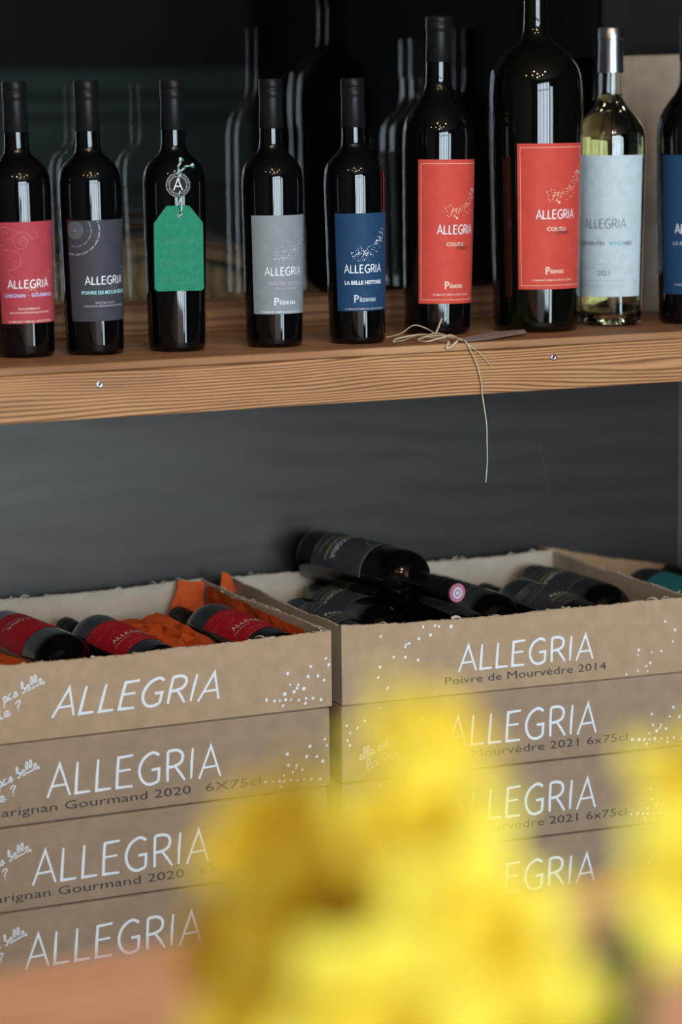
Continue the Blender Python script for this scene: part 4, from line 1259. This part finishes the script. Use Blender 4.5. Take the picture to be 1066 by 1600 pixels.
for y in (0.02, 0.13, 0.27, 0.69, 0.83, 0.94):
    vs, fs = [], []
    n = 64
    for k in range(n):
        a = 2 * math.pi * k / n
        for (r_, yy) in ((bil(y) + 0.001, y), (bil(y) + 0.004, y), (bil(y + 0.045) + 0.004, y + 0.045), (bil(y + 0.045) + 0.001, y + 0.045)):
            vs.append((r_ * math.sin(a), yy, r_ * math.cos(a)))
    for k in range(n):
        k2 = (k + 1) % n
        for q in range(4):
            q2 = (q + 1) % 4
            fs.append((k * 4 + q, k * 4 + q2, k2 * 4 + q2, k2 * 4 + q))
    obj('hoop', vs, fs, M['hoop'], br)
rk = empty('floor_barrel_rack', (0, 0, 0)); tag(rk, kind='structure')
for y in (1.15, 1.70):
    vs, fs = [], []
    n = 20
    for k in range(n + 1):
        a = R(-40) + R(80) * k / n
        r_ = bil(y - 0.95) + 0.006
        vs += [(0.165 + r_ * math.sin(a), y, 0.81 - r_ * math.cos(a)), (0.165 + r_ * math.sin(a), y, 0.0), (0.165 + r_ * math.sin(a), y + 0.06, 0.81 - r_ * math.cos(a)), (0.165 + r_ * math.sin(a), y + 0.06, 0.0)]
    for k in range(n):
        a, b_ = k * 4, k * 4 + 4
        fs += [(a, a + 1, b_ + 1, b_), (a + 2, b_ + 2, b_ + 3, a + 3), (a, b_, b_ + 2, a + 2)]
    obj('cradle', vs, fs, M['stave'], rk)

# ------------------------------------------------------------------ ceiling bulbs in the shop
M['bulb'] = bpy.data.materials.new('warm_bulb'); M['bulb'].use_nodes = True
b = M['bulb'].node_tree.nodes['Principled BSDF']
b.inputs['Emission Color'].default_value = (1.0, 0.72, 0.45, 1); b.inputs['Emission Strength'].default_value = 520
M['socket'] = plain('bulb_socket', (0.02, 0.02, 0.02), 0.5)
for (x, y, z) in ((-1.9, -1.5, 2.55), (-1.35, -2.0, 2.55), (-0.7, -1.4, 2.62), (-0.72, -2.1, 2.62), (-0.74, -2.8, 2.62), (-0.2, -2.4, 2.55), (-1.2, -3.0, 2.6), (0.2, -1.8, 2.6)):
    e = empty('pendant_bulb', (x, y, z), 0, 'small warm bulb hanging from the ceiling, seen mirrored in the bottles', 'lamp', 'ceiling bulbs')
    vs, fs = lathe([(-0.045, 0.004), (-0.040, 0.016), (-0.022, 0.024), (-0.004, 0.018), (0.006, 0.012)], 16)
    obj('globe', vs, fs, M['bulb'], e, True)
    vs, fs = lathe([(0.005, 0.013), (0.03, 0.013), (0.034, 0.004), (3.1 - z, 0.003)], 12)
    obj('socket', vs, fs, M['socket'], e, True)

# ------------------------------------------------------------------ table and yellow flowers close to the lens
M['table'] = wood('table_wood', (0.80, 0.49, 0.35), (0.66, 0.36, 0.25), 'Y', 0.03, 1.0, 0.5)
ta = R(1.8)
tb = empty('table', (-0.9535, -1.4446, 0.0), ta, 'reddish wooden table blurred along the bottom of the picture', 'table')
box('table_top', -0.75, 0.95, -1.15, 0.0, 0.885, 0.92, M['table'], tb, 0.004)
box('apron', -0.68, 0.88, -0.09, -0.07, 0.79, 0.885, M['table'], tb)
box('apron', -0.68, 0.88, -1.08, -1.06, 0.79, 0.885, M['table'], tb)
for x in (-0.70, 0.84):
    for y in (-1.10, -0.11):
        box('leg', x, x + 0.06, y, y + 0.06, 0.0, 0.885, M['table'], tb, 0.003)

M['petal'] = petal_mat('yellow_petal', (0.90, 0.79, 0.105), (0.88, 0.75, 0.09))
M['corona'] = petal_mat('deep_yellow_trumpet', (0.86, 0.66, 0.055), (0.80, 0.57, 0.04))
M['stem'] = plain('green_stem', (0.10, 0.19, 0.02), 0.5)
M['leaf'] = plain('green_leaf', (0.06, 0.14, 0.015), 0.5)
M['vase'] = plain('dark_vase', (0.12, 0.13, 0.12), 0.3)
VB = Vector((-1.000, -2.120, 0.92))
vz = empty('vase', VB, 0, 'small dark vase holding the yellow flowers, just below the picture', 'vase')
vs, fs = lathe([(0.0, 0.036), (0.004, 0.040), (0.05, 0.050), (0.09, 0.046), (0.12, 0.038), (0.135, 0.042), (0.135, 0.039), (0.12, 0.035), (0.09, 0.042), (0.05, 0.046), (0.008, 0.036)], 32)
obj('vase_body', vs, fs, M['vase'], vz, True)

def petal_mesh(L, Wd, curl, seed):
    rnd = random.Random(seed)
    vs, fs = [], []
    nu, nv = 6, 8
    for j in range(nv + 1):
        t = j / nv
        w = Wd * math.sin(math.pi * min(1, (0.10 + 0.90 * t) ** 0.75)) ** 0.7 if t < 1 else 0.0005
        for i in range(nu + 1):
            s = i / nu * 2 - 1
            x = s * w * 0.5
            y = L * t * (1 - 0.04 * s * s)
            z = curl * L * t * t * 0.6 + 0.10 * w * (1 - s * s) * math.sin(t * 5 + seed) + 0.05 * L * math.sin(3 * s + seed) * t * t
            vs.append((x, y, z))
    for j in range(nv):
        for i in range(nu):
            a = j * (nu + 1) + i
            fs.append((a, a + 1, a + nu + 2, a + nu + 1))
    return mesh_of('petal', vs, fs, M['petal'], True)
PM = [petal_mesh(0.050, 0.042, c, s) for c, s in ((0.15, 1), (-0.25, 2), (0.40, 3), (-0.10, 4))]
cv, cf = [], []
prof = [(0.0, 0.007), (0.006, 0.010), (0.016, 0.0125), (0.026, 0.0150), (0.034, 0.0200)]
n = 36
for (z, r_) in prof:
    for k in range(n):
        a = 2 * math.pi * k / n
        q = r_ * (1 + 0.10 * math.sin(a * 9) * (z / 0.034) ** 2)
        cv.append((q * math.cos(a), q * math.sin(a), z))
for i in range(len(prof) - 1):
    for k in range(n):
        k2 = (k + 1) % n
        cf.append((i * n + k, i * n + k2, (i + 1) * n + k2, (i + 1) * n + k))
cf.append(tuple(reversed(range(n))))
CM = mesh_of('corona', cv, cf, M['corona'], True)
G6 = 'yellow flowers in the vase'
FL = [
 ((-1.0177, -2.1156, 1.1955), (0.311, -0.552, 0.774), 0.86, 'topmost yellow flower, overlapping the lower corner of the 2014 carton'),
 ((-1.0470, -2.0610, 1.1500), (-0.752, -0.283, 0.596), 1.00, 'yellow flower at upper left of the bunch, before the gap between stacks'),
 ((-1.0330, -2.1460, 1.1698), (-0.248, -0.744, 0.620), 1.05, 'large yellow flower in the middle of the bunch, below the topmost one'),
 ((-1.0491, -2.0254, 1.0991), (-0.903, -0.369, 0.222), 0.85, 'yellow flower lowest at left, over the table edge'),
 ((-1.0422, -2.0919, 1.1276), (-0.586, -0.736, 0.339), 1.10, 'yellow flower with amber shading left of bottom centre'),
 ((-1.0350, -2.1830, 1.1450), (-0.158, -0.909, 0.386), 1.10, 'bright yellow flower right of bottom centre'),
 ((-1.0187, -2.1736, 1.1117), (-0.120, -0.951, 0.285), 1.00, 'yellow flower cut by the bottom edge, right of centre'),
 ((-1.0731, -2.1901, 1.1227), (-0.429, -0.871, 0.240), 1.10, 'yellow flower cut by the bottom edge at centre'),
 ((-0.8993, -2.1339, 1.1651), (0.093, -0.778, 0.622), 1.05, 'yellow flower at the right edge, upper of the two there'),
 ((-0.9394, -2.1837, 1.1529), (-0.213, -0.915, 0.343), 0.90, 'yellow flower at the right edge, lower of the two there'),
 ((-0.9615, -2.1153, 1.0897), (-0.371, -0.761, 0.532), 0.75, 'small yellow flower low beside the green leaf'),
 ((-1.0814, -2.1221, 1.0992), (-0.688, -0.684, 0.242), 0.90, 'yellow flower cut by the bottom edge, left of centre'),
]
for i, (P, N, s, text) in enumerate(FL):
    P = Vector(P); N = Vector(N).normalized(); s *= 0.84
    e = empty('yellow_flower', P, 0, text, 'flower', G6)
    q = N.to_track_quat('Z', 'Y')
    mq = q.to_matrix()
    for k in range(6):
        a = 2 * math.pi * k / 6 + i
        rot = q @ Matrix.Rotation(a, 3, 'Z').to_quaternion() @ Matrix.Rotation(R(14 if k % 2 else 24), 3, 'X').to_quaternion()
        o = put('petal', PM[(i + k) % 4], e)
        o.rotation_mode = 'QUATERNION'; o.rotation_quaternion = rot; o.scale = (s, s, s)
    o = put('corona', CM, e); o.rotation_mode = 'QUATERNION'; o.rotation_quaternion = q; o.scale = (s, s, s)
    foot = VB + Vector((0.02 * math.cos(i * 2.4), 0.02 * math.sin(i * 2.4), 0.02)) - P
    mouth = VB + Vector((0.025 * math.cos(i * 2.4), 0.025 * math.sin(i * 2.4), 0.135)) - P
    vs, fs = tube(smooth_path([-N * 0.002, -N * 0.02 + Vector((0, 0, -0.012)), mouth * 0.5 - N * 0.014, mouth, foot], 5), 0.0032, 8)
    obj('stem', vs, fs, M['stem'], e, True)
for i, (pts, text) in enumerate((
   ([(-0.9698, -2.1721, 1.0611), (-0.9648, -2.1811, 1.0906), (-0.9621, -2.1794, 1.1095), (-0.9545, -2.1699, 1.1218), (-0.9474, -2.1613, 1.1272)], 'broad green leaf at lower right among the yellow flowers'),
   ([(-0.975, -2.150, 1.03), (-0.960, -2.150, 1.075), (-0.950, -2.152, 1.098)], 'short green leaf between the right flowers, near the bottom edge'))):
    path = smooth_path(pts, 6)
    n = len(path)
    rs = [0.007 * (0.5 + math.sin(math.pi * min(0.98, 0.15 + 0.83 * k / (n - 1)))) for k in range(n)]
    vs, fs = tube([Vector(pts[0]) + Vector((0, 0, -0.09))] + path, [0.004] + rs, 8, 0.2)
    tag(obj('leaf_blade', vs, fs, M['leaf'], None, True), text, 'leaf', 'green leaves in the vase')
